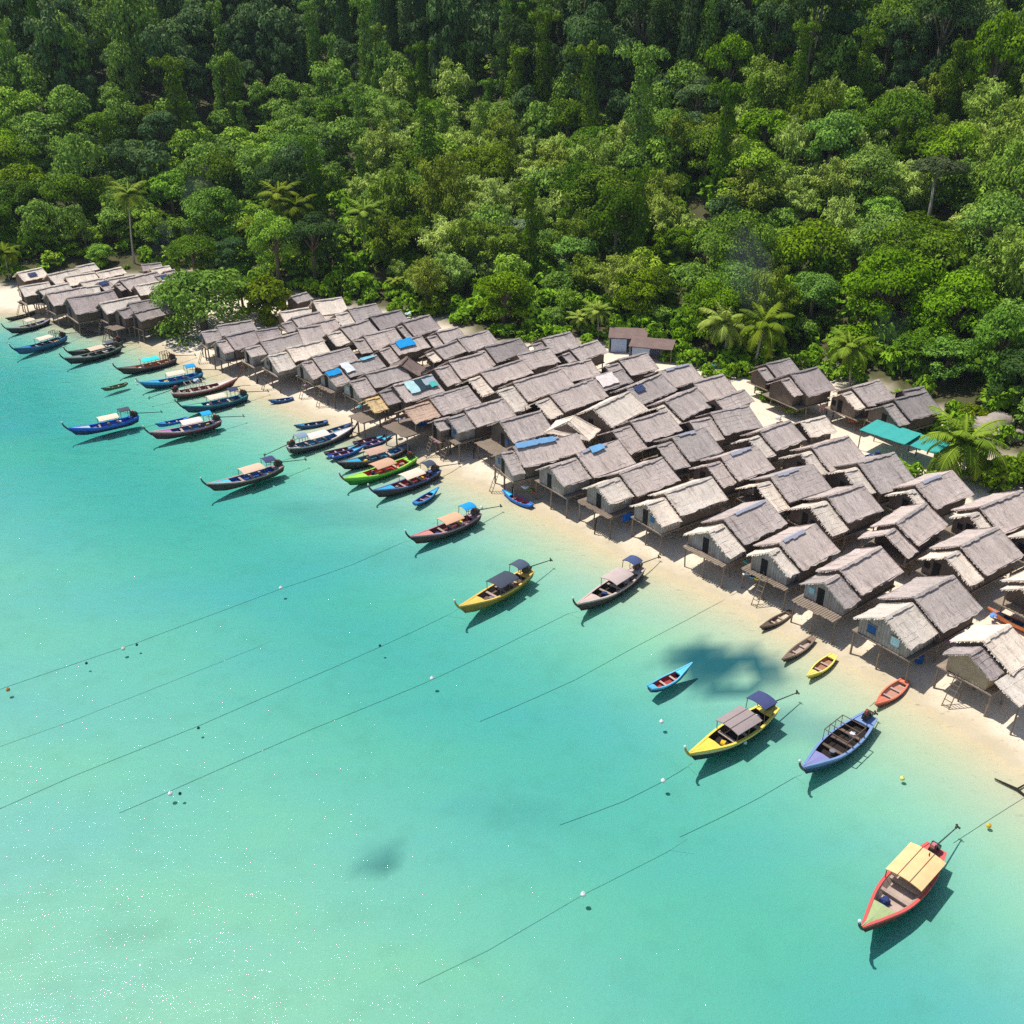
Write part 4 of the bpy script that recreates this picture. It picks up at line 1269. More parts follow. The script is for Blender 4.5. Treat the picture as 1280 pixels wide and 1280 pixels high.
def prop(kind, px, py, z, col, label, cat, s=1.0, rz=None, group=None):
    x, y = un(px, py, z)
    g = z
    mb = MB(); rs = random.Random(int(px * 7 + py))
    if kind == 'barrel':
        mb.lathe((0, 0, 0), [(.26, 0), (.29, .04), (.3, .42), (.29, .46), (.3, .5), (.28, .86), (.24, .9)], 12)
    elif kind == 'bundle':
        for k in range(5):
            mb.box((rs.uniform(-.4, .4), rs.uniform(-.25, .25), .1 + k * .05), (rs.uniform(.3, .7), rs.uniform(.25, .5), .12), rs.uniform(0, 3), taper=.7)
    elif kind == 'cloth':
        n = 8; vs = []
        for j in range(2):
            for i in range(n + 1):
                vs += [(-.6 + 1.2 * i / n, .06 * math.sin(i * 1.9 + j), 1.0 - j * .9), (-.6 + 1.2 * i / n, .06 * math.sin(i * 1.9 + j) + .02, 1.0 - j * .9)]
        w = 2 * (n + 1); fs = []
        for i in range(n):
            a = 2 * i; fs += [(a, a + 2, w + a + 2, w + a), (a + 1, w + a + 1, w + a + 3, a + 3), (a, a + 1, a + 3, a + 2), (w + a, w + a + 2, w + a + 3, w + a + 1)]
        fs += [(0, w, w + 1, 1), (2 * n, 2 * n + 1, w + 2 * n + 1, w + 2 * n)]
        mb.add(vs, fs)
    elif kind == 'basin':
        mb.lathe((0, 0, 0), [(.2, 0), (.24, .02), (.32, .2), (.34, .22), (.29, .2), (.2, .05)], 12)
    elif kind == 'crate':
        for zz in (.05, .2, .35):
            for sy in (-.3, .3): mb.box((0, sy, zz), (.8, .04, .11))
            for sx in (-.38, .38): mb.box((sx, 0, zz), (.04, .56, .11))
        mb.box((0, 0, .02), (.72, .56, .03))
    mb.v = [(a * s, b * s, c * s) for a, b, c in mb.v]
    o = mb.build({'barrel': 'barrel', 'bundle': 'cloth_heap', 'cloth': 'hanging_cloth', 'basin': 'basin', 'crate': 'crate'}[kind], cloth(col) if isinstance(col, tuple) else col)
    o.location = (x, y, g); o.rotation_euler = (0, 0, R(30) if rz is None else R(rz))
    tag(o, label, cat, group)


Z1 = 1.9
for kind, px, py, z, col, lab, cat, s in [
    ('cloth', 677, 562, 2.2, (30, 90, 170), 'blue cloth on the gable of a front row hut left of middle', 'cloth', .55),
    ('bundle', 618, 556, 1.9, (236, 224, 190), 'cream cloth heap on the platform with the yellow sacks', 'cloth heap', .8),
    ('bundle', 563, 551, 1.9, (196, 206, 40), 'yellow green sacks on a front row platform', 'cloth heap', .8),
    ('bundle', 545, 554, 1.8, (196, 120, 160), 'pink cloth heap under the small shed by the beach', 'cloth heap', .7),
    ('bundle', 602, 548, 1.9, (40, 130, 130), 'green and teal cloth heap in the gap between two front huts', 'cloth heap', .7),
    ('cloth', 528, 536, 2.0, (34, 96, 170), 'blue cloth hanging below the tan thatched porch', 'cloth', .9),
    ('bundle', 503, 527, 1.9, (150, 146, 160), 'grey cloth heap by the tan thatched porch', 'cloth heap', 1.0),
    ('basin', 493, 531, 1.8, (200, 120, 120), 'pink basin near the tan thatched porch', 'basin', 1.0),
    ('bundle', 449, 509, 2.0, (90, 180, 190), 'turquoise cloth at the end of the straw roofed platform', 'cloth heap', .7),
    ('bundle', 411, 489, 1.9, (190, 70, 90), 'red cloth on the platform under the small blue tarpaulin', 'cloth heap', .7),
    ('bundle', 382, 482, 1.6, (210, 170, 190), 'pink and white cloth below a front row hut, left part', 'cloth heap', .7),
    ('bundle', 247, 482 - 6, 1.5, (190, 200, 210), 'white and grey cloth heap on the leftmost platform of the main village', 'cloth heap', .9),
    ('basin', 233, 480 - 6, 1.5, (60, 80, 110), 'dark blue basin on the leftmost platform of the main village', 'basin', 1.0),
    ('barrel', 206, 406, 1.2, (30, 100, 190), 'blue drum beside the last hut of the far cluster', 'barrel', .8),
    ('barrel', 132, 406, 1.0, (30, 100, 190), 'blue drum on the sand before the far cluster', 'barrel', .9),
    ('bundle', 114, 392, 1.4, (220, 214, 206), 'white cloth heap between far cluster huts', 'cloth heap', .8),
    ('bundle', 58, 385, 1.4, (230, 230, 230), 'small white heap by the grey walled far hut', 'cloth heap', .6),
    ('bundle', 659, 610, 1.3, (226, 226, 220), 'white sack heap under the front row, above the cyan dinghy', 'cloth heap', .9),
    ('bundle', 664, 614, 1.0, (120, 150, 60), 'green sack heap beside the white sacks', 'cloth heap', .7),
    ('bundle', 668, 616, .9, (210, 70, 60), 'red cloth beside the green sack heap', 'cloth heap', .6),
    ('cloth', 664, 596, 1.4, (170, 40, 50), 'dark red cloth on the shaded side of a front row hut', 'cloth', .7),
    ('barrel', 707, 625, .9, (20, 90, 130), 'dark teal drum in the shade under a front row hut', 'barrel', .9),
    ('cloth', 749, 634, 1.2, (24, 90, 120), 'dark teal cloth under a pale thatched porch', 'cloth', 1.0),
    ('cloth', 784, 652, 1.0, (20, 110, 220), 'bright blue cloth hanging under a front row hut beside the ladder', 'cloth', .9),
    ('barrel', 909, 704, 1.7, (20, 80, 190), 'bright blue drum on the laundry platform', 'barrel', .8),
    ('cloth', 932, 706, 1.7, (60, 160, 160), 'teal cloth on the laundry line', 'cloth', .5),
    ('cloth', 939, 711, 1.7, (210, 50, 70), 'red cloth on the laundry line', 'cloth', .6),
    ('cloth', 948, 714, 1.7, (206, 50, 110), 'crimson cloth on the laundry line', 'cloth', .6),
    ('bundle', 936, 718, 1.7, (232, 226, 220), 'white cloth pile on the laundry platform', 'cloth heap', .9),
    ('basin', 947, 724, 1.7, (206, 190, 60), 'yellow basin on the laundry platform', 'basin', 1.1),
    ('basin', 940, 722, 1.7, (70, 160, 190), 'light blue basin on the laundry platform', 'basin', .9),
    ('cloth', 1016, 743, 1.9, (20, 100, 160), 'blue cloth beside a front row doorway', 'cloth', .9),
    ('bundle', 1025, 758, 1.8, (40, 130, 120), 'green cloth heap on the front platform with the blue curtain', 'cloth heap', .6),
    ('bundle', 1032, 762, 1.8, (220, 160, 160), 'pale pink cloth on the front platform with the blue curtain', 'cloth heap', .5),
    ('bundle', 1012, 752, 1.8, (170, 160, 200), 'lilac cloth heap on the front platform with the blue curtain', 'cloth heap', .5),
    ('barrel', 1148, 828, .6, (24, 80, 150), 'dark blue drum in the shade between the two nearest huts', 'barrel', 1.0),
    ('bundle', 1189, 802, 1.6, (190, 110, 190), 'magenta cloth between the two nearest huts', 'cloth heap', .9),
    ('bundle', 1244, 770, 1.4, (110, 160, 230), 'light blue cloth by the orange dinghy', 'cloth heap', .8),
    ('cloth', 1022, 506, 2.0, (216, 150, 150), 'pink cloth hung out behind the back row', 'cloth', 1.1),
    ('cloth', 1028, 515, 2.0, (222, 180, 176), 'pale pink cloth hung just below the other pink one', 'cloth', 1.0),
    ('cloth', 1061, 511, 2.0, (150, 180, 220), 'light blue cloth at the porch next to the maroon curtain', 'cloth', .8),
    ('cloth', 1045, 507, 2.0, (90, 30, 50), 'maroon curtain under a back row porch', 'cloth', 1.4),
    ('bundle', 1066, 528, 1.8, (214, 110, 60), 'orange tarp heap in front of the teal awning', 'cloth heap', 1.1),
    ('crate', 1086, 578, 1.7, (84, 110, 170), 'blue crate under the edge of the teal awning', 'crate', 1.6),
    ('barrel', 1096, 574, 1.7, (40, 60, 110), 'navy drum under the teal awning', 'barrel', 1.0),
    ('bundle', 975, 524, 1.7, (214, 206, 204), 'pale heap of sacks near the bright green bush', 'cloth heap', 1.2),
    ('bundle', 288, 395, 1.3, (210, 190, 180), 'pinkish sheet heap behind the leftmost main village roof', 'cloth heap', 1.2),
    ('bundle', 320, 397, 1.4, (200, 206, 226), 'white and blue heap right of the pinkish sheets', 'cloth heap', 1.0),
    ('bundle', 305, 388, 1.5, (140, 50, 40), 'rust red heap behind the leftmost main village roof', 'cloth heap', 1.2),
    ('bundle', 892, 460, 1.9, (90, 170, 190), 'turquoise sheet heap at the village back edge by the twin palms', 'cloth heap', 1.0),
    ('barrel', 905, 462, 1.9, (24, 96, 110), 'dark teal drum at the village back edge by the twin palms', 'barrel', 1.3),
    ('bundle', 511, 393, 1.9, (200, 226, 226), 'white sheet heap beyond the back row above the blue tarpaulin', 'cloth heap', 1.0),
]: prop(kind, px, py, z, col, lab, cat, s)

# laundry line and a few lone piles in the shallows
mb = MB()
a, b = un(915, 693, 2.6), un(955, 715, 2.6)
mb.tube([(*a, 2.6), ((a[0] + b[0]) / 2, (a[1] + b[1]) / 2, 2.5), (*b, 2.6)], .015, 4)
for e in (a, b): mb.tube([(*e, .2), (*e, 2.65)], .04, 6)
tag(mb.build('laundry_line', W_POST), 'laundry line on two poles before a pale thatched porch', 'laundry line')
for k, (px, py, hh, lab) in enumerate([(440, 548, 1.6, 'leaning dark pole beside the white decked boat'), (695, 668, .0, ''), (743, 668, 1.7, 'tall lone pile standing off the front row, left of the ladder'), (592, 573, 1.4, 'short thick pile near the yellow green sacks'), (322, 480, .8, 'short stake in the sand near the red and white boat'), (640, 617, 1.0, 'dark stake behind the cyan dinghy')]):
    if not lab: continue
    x, y, z = on_ground(px, py); mb = MB()
    mb.tube([(x, y, z - .3), (x + .05, y, z + hh * .5), (x + .14, y + .05, z + hh)], [.07, .065, .05], 6)
    mb.tube([(x - .12, y, z + hh * .7), (x + .2, y + .02, z + hh * .72)], .03, 5)
    tag(mb.build('pile', W_DARK), lab, 'pile')
x, y = un(1272, 992, -.1); mb = MB()
mb.tube([(x - 1.0, y + 1.2, .05), (x, y + .2, .1), (x + .4, y - .5, 0)], [.05, .09, .07], 6); mb.tube([(x, y + .2, .1), (x + 1.2, y + .9, .12)], [.07, .04], 6)
tag(mb.build('driftwood', W_DARK), 'dark forked driftwood in the shallows at the right edge', 'driftwood')


def boulder_mat():
    m, nt, out = new_mat('rock'); h = NT(nt)
    tc = h.n('TexCoord').outputs['Object']
    principled(h, out, h.mix(h.noise(tc, 1.3, 5, .6), lin(120, 110, 104), lin(190, 176, 164)), .9, h.noise(tc, 4, 5, .6), .7, .1)
    return m


ROCK = boulder_mat()
for k, (px, py, s, lab) in enumerate([(1238, 536, 1.9, 'large grey boulder behind the coconut palm'), (1262, 548, 1.2, 'smaller boulder right of the large grey one'), (1222, 560, .9, 'low pale rock below the large boulder'), (1032, 528, .6, 'small pale rock between bush and back row huts')]):
    x, y, z = on_ground(px, py)
    me_v, n1, n2 = [], 9, 14
    rs = random.Random(k)
    for i in range(n1 + 1):
        th_ = math.pi * i / n1
        for j in range(n2):
            ph_ = 2 * math.pi * j / n2
            d = Vector((math.sin(th_) * math.cos(ph_), math.sin(th_) * math.sin(ph_), math.cos(th_)))
            r_ = s * (1 + .22 * math.sin(3 * d.x + k) * math.cos(2.5 * d.y + 2 * k) + .1 * math.sin(7 * d.z + 5 * d.x))
            me_v.append((d.x * r_ * 1.25, d.y * r_, d.z * r_ * .7))
    fs = [(i * n2 + j, (i + 1) * n2 + j, (i + 1) * n2 + (j + 1) % n2, i * n2 + (j + 1) % n2) for i in range(n1) for j in range(n2)]
    mb = MB(); mb.add(me_v, fs); o = mb.build('boulder', ROCK, None, True); o.location = (x, y, z + .15 * s)
    tag(o, lab, 'rock')

# ------------------------------------------------------------------ vegetation
def leaf_mat(name, dark, light, sat=1.0, trans=.22):
    m, nt, out = new_mat(name); h = NT(nt)
    tone = h.n('Attribute', attribute_name='tone').outputs['Fac']
    rn = h.n('ObjectInfo').outputs['Random']
    c = h.mix(tone, dark, light)
    hs = h.n('HueSaturation', {'Color': c, 'Hue': h.math('MULTIPLY_ADD', h.math('FRACT', h.math('MULTIPLY', rn, 7.3)), .03, .482), 'Saturation': h.math('MULTIPLY_ADD', rn, -.22, 1.2 * sat), 'Value': h.math('MULTIPLY_ADD', rn, .85, .52)}).outputs[0]
    d = h.n('BsdfPrincipled', {'Base Color': hs, 'Roughness': .7, 'Specular IOR Level': .1})
    t = h.n('BsdfTranslucent', {'Color': h.mix(.5, hs, (.12, .16, .02, 1))})
    mx = h.n('MixShader', {0: trans, 1: d.outputs[0], 2: t.outputs[0]})
    nt.links.new(mx.outputs[0], out.inputs['Surface'])
    return m


LEAF_B = leaf_mat('leaf_bright', (0.11, 0.21, 0.018, 1), (0.31, 0.5, 0.045, 1))
LEAF_M = leaf_mat('leaf_mid', (0.075, 0.155, 0.022, 1), (0.23, 0.39, 0.052, 1))
LEAF_D = leaf_mat('leaf_dark', (0.034, 0.08, 0.026, 1), (0.11, 0.2, 0.055, 1))
LEAF_Y = leaf_mat('leaf_bamboo', (0.18, 0.28, 0.032, 1), (0.44, 0.58, 0.10, 1), .95)
LEAF_O = leaf_mat('leaf_olive', (0.08, 0.13, 0.045, 1), (0.2, 0.29, 0.09, 1), .8)
LEAF_L = leaf_mat('leaf_lime', (0.15, 0.28, 0.015, 1), (0.38, 0.56, 0.04, 1))
LEAF_P = leaf_mat('leaf_palm', (0.09, 0.17, 0.018, 1), (0.36, 0.45, 0.07, 1))
BARK = wood('bark', lin(96, 84, 70), lin(150, 138, 122), (3, 3, 1))
BARK_P = wood('bark_pale', lin(150, 140, 126), lin(196, 188, 176), (3, 3, 1))
nrg = np.random.default_rng(5)


def unit(v): return v / np.maximum(np.linalg.norm(v, axis=1, keepdims=True), 1e-9)


def leaf_quads(C, Nn, size, asp, droop=.25, rng=nrg, dirs=None):
    n = len(C)
    Nn = unit(Nn)
    T = dirs if dirs is not None else rng.normal(size=(n, 3))
    T = unit(T - (T * Nn).sum(1, keepdims=True) * Nn)
    Bv = np.cross(Nn, T)
    s = (size * rng.uniform(.65, 1.35, n))[:, None]
    a = C - T * s * .5
    b = C + Bv * s * asp * .5 + T * s * .08
    c = C + T * s * .5
    d = C - Bv * s * asp * .5 + T * s * .08
    c[:, 2] -= s[:, 0] * droop; a[:, 2] -= s[:, 0] * droop * .3
    V = np.stack([a, b, c, d], 1).reshape(-1, 3)
    F = np.arange(4 * n).reshape(-1, 4)
    return V, F


def blob_leaves(blobs, n, size, asp, rng, up=.35, inner=.35, tone_j=.25):
    """leaves through the outer part of a set of ellipsoid clumps"""
    bl = np.array(blobs)
    w = (bl[:, 3] * bl[:, 4]); w = w / w.sum()
    k = rng.choice(len(bl), n, p=w)
    d = unit(rng.normal(size=(n, 3)))
    d[:, 2] = np.where(d[:, 2] < -.25, -d[:, 2] * .6, d[:, 2]); d = unit(d)
    rad = 1 - inner * rng.random(n) ** 1.7 + .12 * rng.random(n) ** 3
    P = bl[k, :3] + d * bl[k][:, [3, 3, 4]] * rad[:, None]
    Nn = d + np.array([0, 0, up]) + rng.normal(size=(n, 3)) * .32
    V, F = leaf_quads(P, Nn, size, asp, rng=rng)
    ct = rng.random(len(bl))
    tone = np.clip(ct[k] * .55 + .22 + rng.normal(size=n) * tone_j, 0, 1)
    return V, F, np.repeat(tone, 4)


def join(parts):
    V, F, T, off = [], [], [], 0
    for v, f, t in parts:
        V.append(v); F.append(f + off); T.append(t); off += len(v)
    return np.concatenate(V), np.concatenate(F), np.concatenate(T)


def limb_mesh(segs, mat, name='trunk'):
    mb = MB()
    for pts, rad in segs: mb.tube(pts, rad, 7)
    me = bpy.data.meshes.new(name); me.from_pydata(mb.v, [], mb.f); me.materials.append(mat); me.polygons.foreach_set('use_smooth', [True] * len(mb.f)); me.update()
    return me


def make_dome(r, h, seed, nl, size=.5, asp=.62, flat=.62, nb=13, skirt=1.25):
    rng = np.random.default_rng(seed)
    cz = h - r * flat * .95
    blobs = []
    for i in range(nb):
        a = i * 2.399 + rng.uniform(-.4, .4); q_ = math.sqrt((i + .4) / nb)
        rr = q_ * r * .72
        z = cz + (1 - q_ ** 2) * r * flat * .55 + rng.uniform(-.18, .22) * r
        br = r * rng.uniform(.26, .44)
        blobs.append((math.cos(a) * rr, math.sin(a) * rr * rng.uniform(.85, 1.1), z, br, br * rng.uniform(.6, .85)))
    for i in range(nb):                                            # lower skirt
        a = rng.uniform(0, 6.28); rr = r * rng.uniform(.5, .78)
        br = r * rng.uniform(.2, .34)
        blobs.append((math.cos(a) * rr, math.sin(a) * rr, cz - r * flat * rng.uniform(.1, skirt), br, br * .8))
    crown = blob_leaves(blobs, nl, size, asp, rng)
    segs = [([(0, 0, -1.5), (.1, .05, cz * .5), (.05, .1, cz)], [r * .075 + .08, r * .055 + .06, r * .035 + .04])]
    for b in blobs[:nb:2]:
        segs.append(([(.07, .07, cz * .72), (b[0] * .5, b[1] * .5, (cz * .75 + b[2]) / 2 + .2), (b[0] * .9, b[1] * .9, b[2])], [r * .03 + .03, r * .02 + .02, .03]))
    return crown, segs


def make_bamboo(r, h, seed, nl):
    rng = np.random.default_rng(seed)
    parts, segs = [], []
    nc = 17
    for i in range(nc):
        a = i * 2.399 + rng.uniform(-.3, .3); q_ = math.sqrt((i + .5) / nc)
        hh = h * (1 - .35 * q_ ** 2) * rng.uniform(.85, 1.06); out = r * q_
        p0 = np.array([math.cos(a), math.sin(a), 0]) * .25
        ts = np.linspace(0, 1, 7)
        pts = [(p0[0] + math.cos(a) * out * t ** 2.2, p0[1] + math.sin(a) * out * t ** 2.2, hh * (1.18 * t - .3 * t ** 3.2)) for t in ts]
        segs.append((pts, [.06, .055, .05, .04, .03, .025, .015]))
        n = nl // nc
        t = .38 + .62 * rng.random(n) ** .8
        sp = .3 + .55 * np.sin(np.pi * np.clip((t - .25) / .8, 0, 1))
        P = np.stack([np.interp(t, ts, [p[k] for p in pts]) for k in range(3)], 1) + rng.normal(size=(n, 3)) * sp[:, None] * np.array([.62, .62, .4])
        Nn = rng.normal(size=(n, 3)) * .55 + np.array([math.cos(a) * .4, math.sin(a) * .4, .9])
        D = rng.normal(size=(n, 3)) + np.array([math.cos(a), math.sin(a), -.4]) * .9
        V, F = leaf_quads(P, Nn, .46, .34, .3, rng, D)
        parts.append((V, F, np.repeat(np.clip(rng.random() * .5 + .25 + rng.normal(size=n) * .22, 0, 1), 4)))
    return join(parts), segs


def make_column(r, h, seed, nl):
    """a tall trunk smothered in climbing vines"""
    rng = np.random.default_rng(seed)
    blobs = []; z = .6; wx = wy = 0
    while z < h:
        f = z / h
        rr = r * (.55 + .45 * math.sin(math.pi * min(1, f * .95 + .12))) * rng.uniform(.7, 1.2)
        blobs.append((wx + rng.uniform(-.5, .5) * r * .6, wy + rng.uniform(-.5, .5) * r * .6, z, rr, rr * rng.uniform(1.0, 1.5)))
        z += rr * rng.uniform(.7, 1.0)
        wx += rng.uniform(-.25, .25); wy += rng.uniform(-.25, .25)
    for i in range(4):
        a = rng.uniform(0, 6.28); b = blobs[-1 - i % 3]
        blobs.append((b[0] + math.cos(a) * r * 1.1, b[1] + math.sin(a) * r * 1.1, b[2] - .2, r * .6, r * .5))
    P = blob_leaves(blobs, nl, .4, .75, rng, up=.1)
    segs = [([(0, 0, -1), (wx * .5, wy * .5, h * .5), (wx, wy, h * .95)], [.35, .26, .12])]
    return P, segs


def make_emergent(r, h, seed, nl):
    rng = np.random.default_rng(seed)
    blobs = []
    for i in range(13):
        a = i * 2.399; q_ = math.sqrt((i + .3) / 13)
        br = r * rng.uniform(.2, .36)
        blobs.append((math.cos(a) * r * .8 * q_, math.sin(a) * r * .8 * q_, h - r * .3 - q_ * r * .28 + rng.uniform(-.3, .3), br, br * .8))
    P = blob_leaves(blobs, nl, .46, .6, rng, up=.5)
    fork = h - r * 1.0
    segs = [([(0, 0, -1.5), (.15, .1, fork * .5), (0, .2, fork)], [.38, .3, .22])]
    for b in blobs[::2]:
        segs.append(([(0, .2, fork - .1), (b[0] * .45, b[1] * .45, (fork + b[2]) / 2 + .25), (b[0], b[1], b[2])], [.16, .1, .04]))
    return P, segs


def make_palm(h, fl, seed, nf=22, lean=.6):
    rng = np.random.default_rng(seed)
    top = np.array([lean, lean * .4, h])
    V, F, T = [], [], []; off = 0
    for i in range(nf):
        a = i * 2.399 + rng.uniform(-.25, .25)
        el = 1.25 - 1.75 * (i / nf) + rng.uniform(-.1, .1)
        L = fl * rng.uniform(.85, 1.08) * (1 if i > 2 else .75)
        ax = np.array([math.cos(a), math.sin(a), 0.0]); sd_ = np.array([-math.sin(a), math.cos(a), 0.0])
        n = 26
        s = np.linspace(.02, 1, n)
        ang = el - (.55 + .95 * max(0, math.cos(el))) * s ** 1.5
        dx = np.cumsum(np.cos(ang)) * L / n; dz = np.cumsum(np.sin(ang)) * L / n
        mid = top + ax * dx[:, None] + np.array([0, 0, 1.0]) * dz[:, None]
        tg = ax * np.cos(ang)[:, None] + np.array([0, 0, 1.0]) * np.sin(ang)[:, None]
        nrm = np.cross(tg, sd_)
        nrm = nrm * np.sign(nrm[:, 2:3] + 1e-6)
        ton = np.clip(.55 - .35 * (i / nf) + rng.uniform(-.2, .3), 0, 1) if i < nf - 4 else rng.uniform(.5, 1)
        ll = L * .26 * np.sin(np.pi * np.clip(s * .86 + .1, 0, 1)) ** .7
        for sg in (-1, 1):
            d = sd_ * sg * .82 + tg * .5 - np.array([0, 0, 1]) * (.35 + .35 * rng.random((n, 1)))
            d = unit(d)
            w = tg * .5 * L / n
            a0 = mid - w; b0 = mid + w
            tip = mid + d * ll[:, None]
            m1 = mid + d * ll[:, None] * .55 + nrm * .08
            V.append(np.stack([a0, b0, tip + w * .25, m1 - w * 1.0], 1).reshape(-1, 3))
            F.append(np.arange(4 * n).reshape(-1, 4) + off); off += 4 * n
            T.append(np.full(4 * n, ton) + np.repeat(rng.uniform(-.1, .1, n), 4))
        # midrib
        wv = sd_ * .035
        rib = np.stack([mid[:-1] - wv, mid[:-1] + wv, mid[1:] + wv, mid[1:] - wv], 1).reshape(-1, 3) + np.array([0, 0, .02])
        V.append(rib); F.append(np.arange(len(rib)).reshape(-1, 4) + off); off += len(rib); T.append(np.full(len(rib), 1.0))
    ts = np.linspace(0, 1, 7)
    pts = [(lean * t ** 1.7, lean * .4 * t ** 1.7, -1 + (h + 1) * t) for t in ts]
    return (np.concatenate(V), np.concatenate(F), np.clip(np.concatenate(T), 0, 1)), [(pts, [.24, .17, .15, .14, .13, .12, .14])]


def make_broad(h, seed, n=34):
    """banana-like clump: big arching blades"""
    rng = np.random.default_rng(seed)
    V, F, T = [], [], []; off = 0
    for i in range(n):
        a = rng.uniform(0, 6.28); r0 = rng.uniform(0, .9) * h * .4
        base = np.array([math.cos(a * 1.7) * r0, math.sin(a * 1.7) * r0, h * rng.uniform(.15, .5)])
        ax = np.array([math.cos(a), math.sin(a), 0.0]); sd_ = np.array([-math.sin(a), math.cos(a), 0])
        L = h * rng.uniform(.5, .8); el = rng.uniform(.3, 1.3); m = 6
        s = np.linspace(0, 1, m); ang = el - 1.5 * s ** 1.4
        mid = base + ax * (np.cumsum(np.cos(ang)) * L / m)[:, None] + np.array([0, 0, 1.]) * (np.cumsum(np.sin(ang)) * L / m)[:, None]
        w = (L * .17 * np.sin(np.pi * (s * .85 + .1)))[:, None]
        l, r_ = mid - sd_ * w - [0, 0, .04], mid + sd_ * w - [0, 0, .04]
        t = np.clip(rng.random(), 0, 1)
        for A_, B_ in ((l, mid), (mid, r_)):
            qv = np.stack([A_[:-1], B_[:-1], B_[1:], A_[1:]], 1).reshape(-1, 3)
            V.append(qv); F.append(np.arange(len(qv)).reshape(-1, 4) + off); off += len(qv); T.append(np.full(len(qv), t))
    segs = [([(0, 0, -.6), (0, 0, h * .3), (.1, 0, h * .55)], [.14, .12, .07]), ([(.3, .2, -.6), (.45, .3, h * .45)], [.12, .06])]
    return (np.concatenate(V), np.concatenate(F), np.concatenate(T)), segs


PROTO = {}


def reg(kind, k, made, mat, bark):
    (V, F, T), segs = made
    PROTO.setdefault(kind, []).append((np_mesh('crown', V, F, mat, T), limb_mesh(segs, bark), (V, F, T)))


for k in range(4): reg('dome', k, make_dome(4.4 + .35 * k, 8.5 + .8 * k, 10 + k, 6800, .38, .6, nb=16), LEAF_M, BARK)
for k in range(3): reg('bright', k, make_dome(4.2 + .5 * k, 7.5 + k, 20 + k, 7000, .38, .68), LEAF_B, BARK)
for k in range(3): reg('dark', k, make_dome(4.0 + .5 * k, 10 + k, 30 + k, 6400, .38, .62, .8), LEAF_D, BARK)
for k in range(3): reg('bamboo', k, make_bamboo(4.2 + .4 * k, 9 + k, 40 + k, 7000), LEAF_Y, BARK)
for k in range(3): reg('column', k, make_column(1.8 + .25 * k, 14 + 1.8 * k, 50 + k, 4200), LEAF_M, BARK)
for k in range(3): reg('darkcol', k, make_column(1.7 + .3 * k, 14 + 2 * k, 150 + k, 4200), LEAF_D, BARK)  # vine columns again, dark leaf colour standing in for shade high on the slope
for k in range(2): reg('emergent', k, make_emergent(4.2 + .5 * k, 15 + 2 * k, 60 + k, 4200), LEAF_O, BARK_P)
for k in range(3): reg('palm', k, make_palm(7 + 2.2 * k, 4.0, 70 + k, 24, .5 + .3 * k), LEAF_P, BARK_P)
reg('palm', 3, make_palm(3.4, 4.1, 75, 26, .5), LEAF_P, BARK_P)
reg('palm', 4, make_palm(5.6, 4.0, 76, 24, .7), LEAF_P, BARK_P)
for k in range(2): reg('broad', k, make_broad(3.2 + .5 * k, 80 + k, 40), LEAF_B, BARK)
for k in range(2): reg('shrub', k, make_dome(1.9 + .4 * k, 2.6 + .4 * k, 90 + k, 1300, .42, .62, .7, 8), LEAF_B, BARK)
for k in range(2): reg('lime', k, make_dome(3.0 + .4 * k, 5.2 + .6 * k, 95 + k, 2400, .5, .65, .75), LEAF_L, BARK)
reg('big', 0, make_dome(6.3, 12, 78, 11000, .46, .64, .8, 22, 1.7), LEAF_B, BARK)
reg('shade', 0, make_dome(6.3, 8.4, 77, 7500, .5, .62, .62, 17, 1.75), LEAF_M, BARK)
for k in range(2): reg('layer', k, make_dome(5.4 + .5 * k, 8.6, 98 + k, 5200, .5, .6, .5, 18), LEAF_B, BARK)

NAMES = {'dome': ('jungle_tree', 'tree'), 'bright': ('jungle_tree', 'tree'), 'dark': ('jungle_tree', 'tree'), 'bamboo': ('bamboo_clump', 'bamboo'), 'column': ('vine_covered_tree', 'tree'), 'darkcol': ('vine_covered_tree', 'tree'), 'emergent': ('emergent_tree', 'tree'),
         'palm': ('coconut_palm', 'palm'), 'broad': ('banana_plant', 'plant'), 'shrub': ('shrub', 'shrub'), 'lime': ('jungle_tree', 'tree'), 'layer': ('jungle_tree', 'tree'), 'shade': ('shade_tree', 'tree'), 'big': ('jungle_tree', 'tree')}


def plant(kind, k, x, y, sc, rz, label, group, szf=1.0, z=None):
    crown, trunk, _ = PROTO[kind][k % len(PROTO[kind])]
    nm, cat = NAMES[kind]
    z = gz(x, y) if z is None else z
    root = thing(nm, label, cat, (x, y, z - .1), rz, group)
    root.scale = (sc, sc, sc * szf)
    for n, me in (('crown', crown), ('trunk', trunk)):
        o = bpy.data.objects.new(n, me); COL.objects.link(o); o.parent = root
    return root


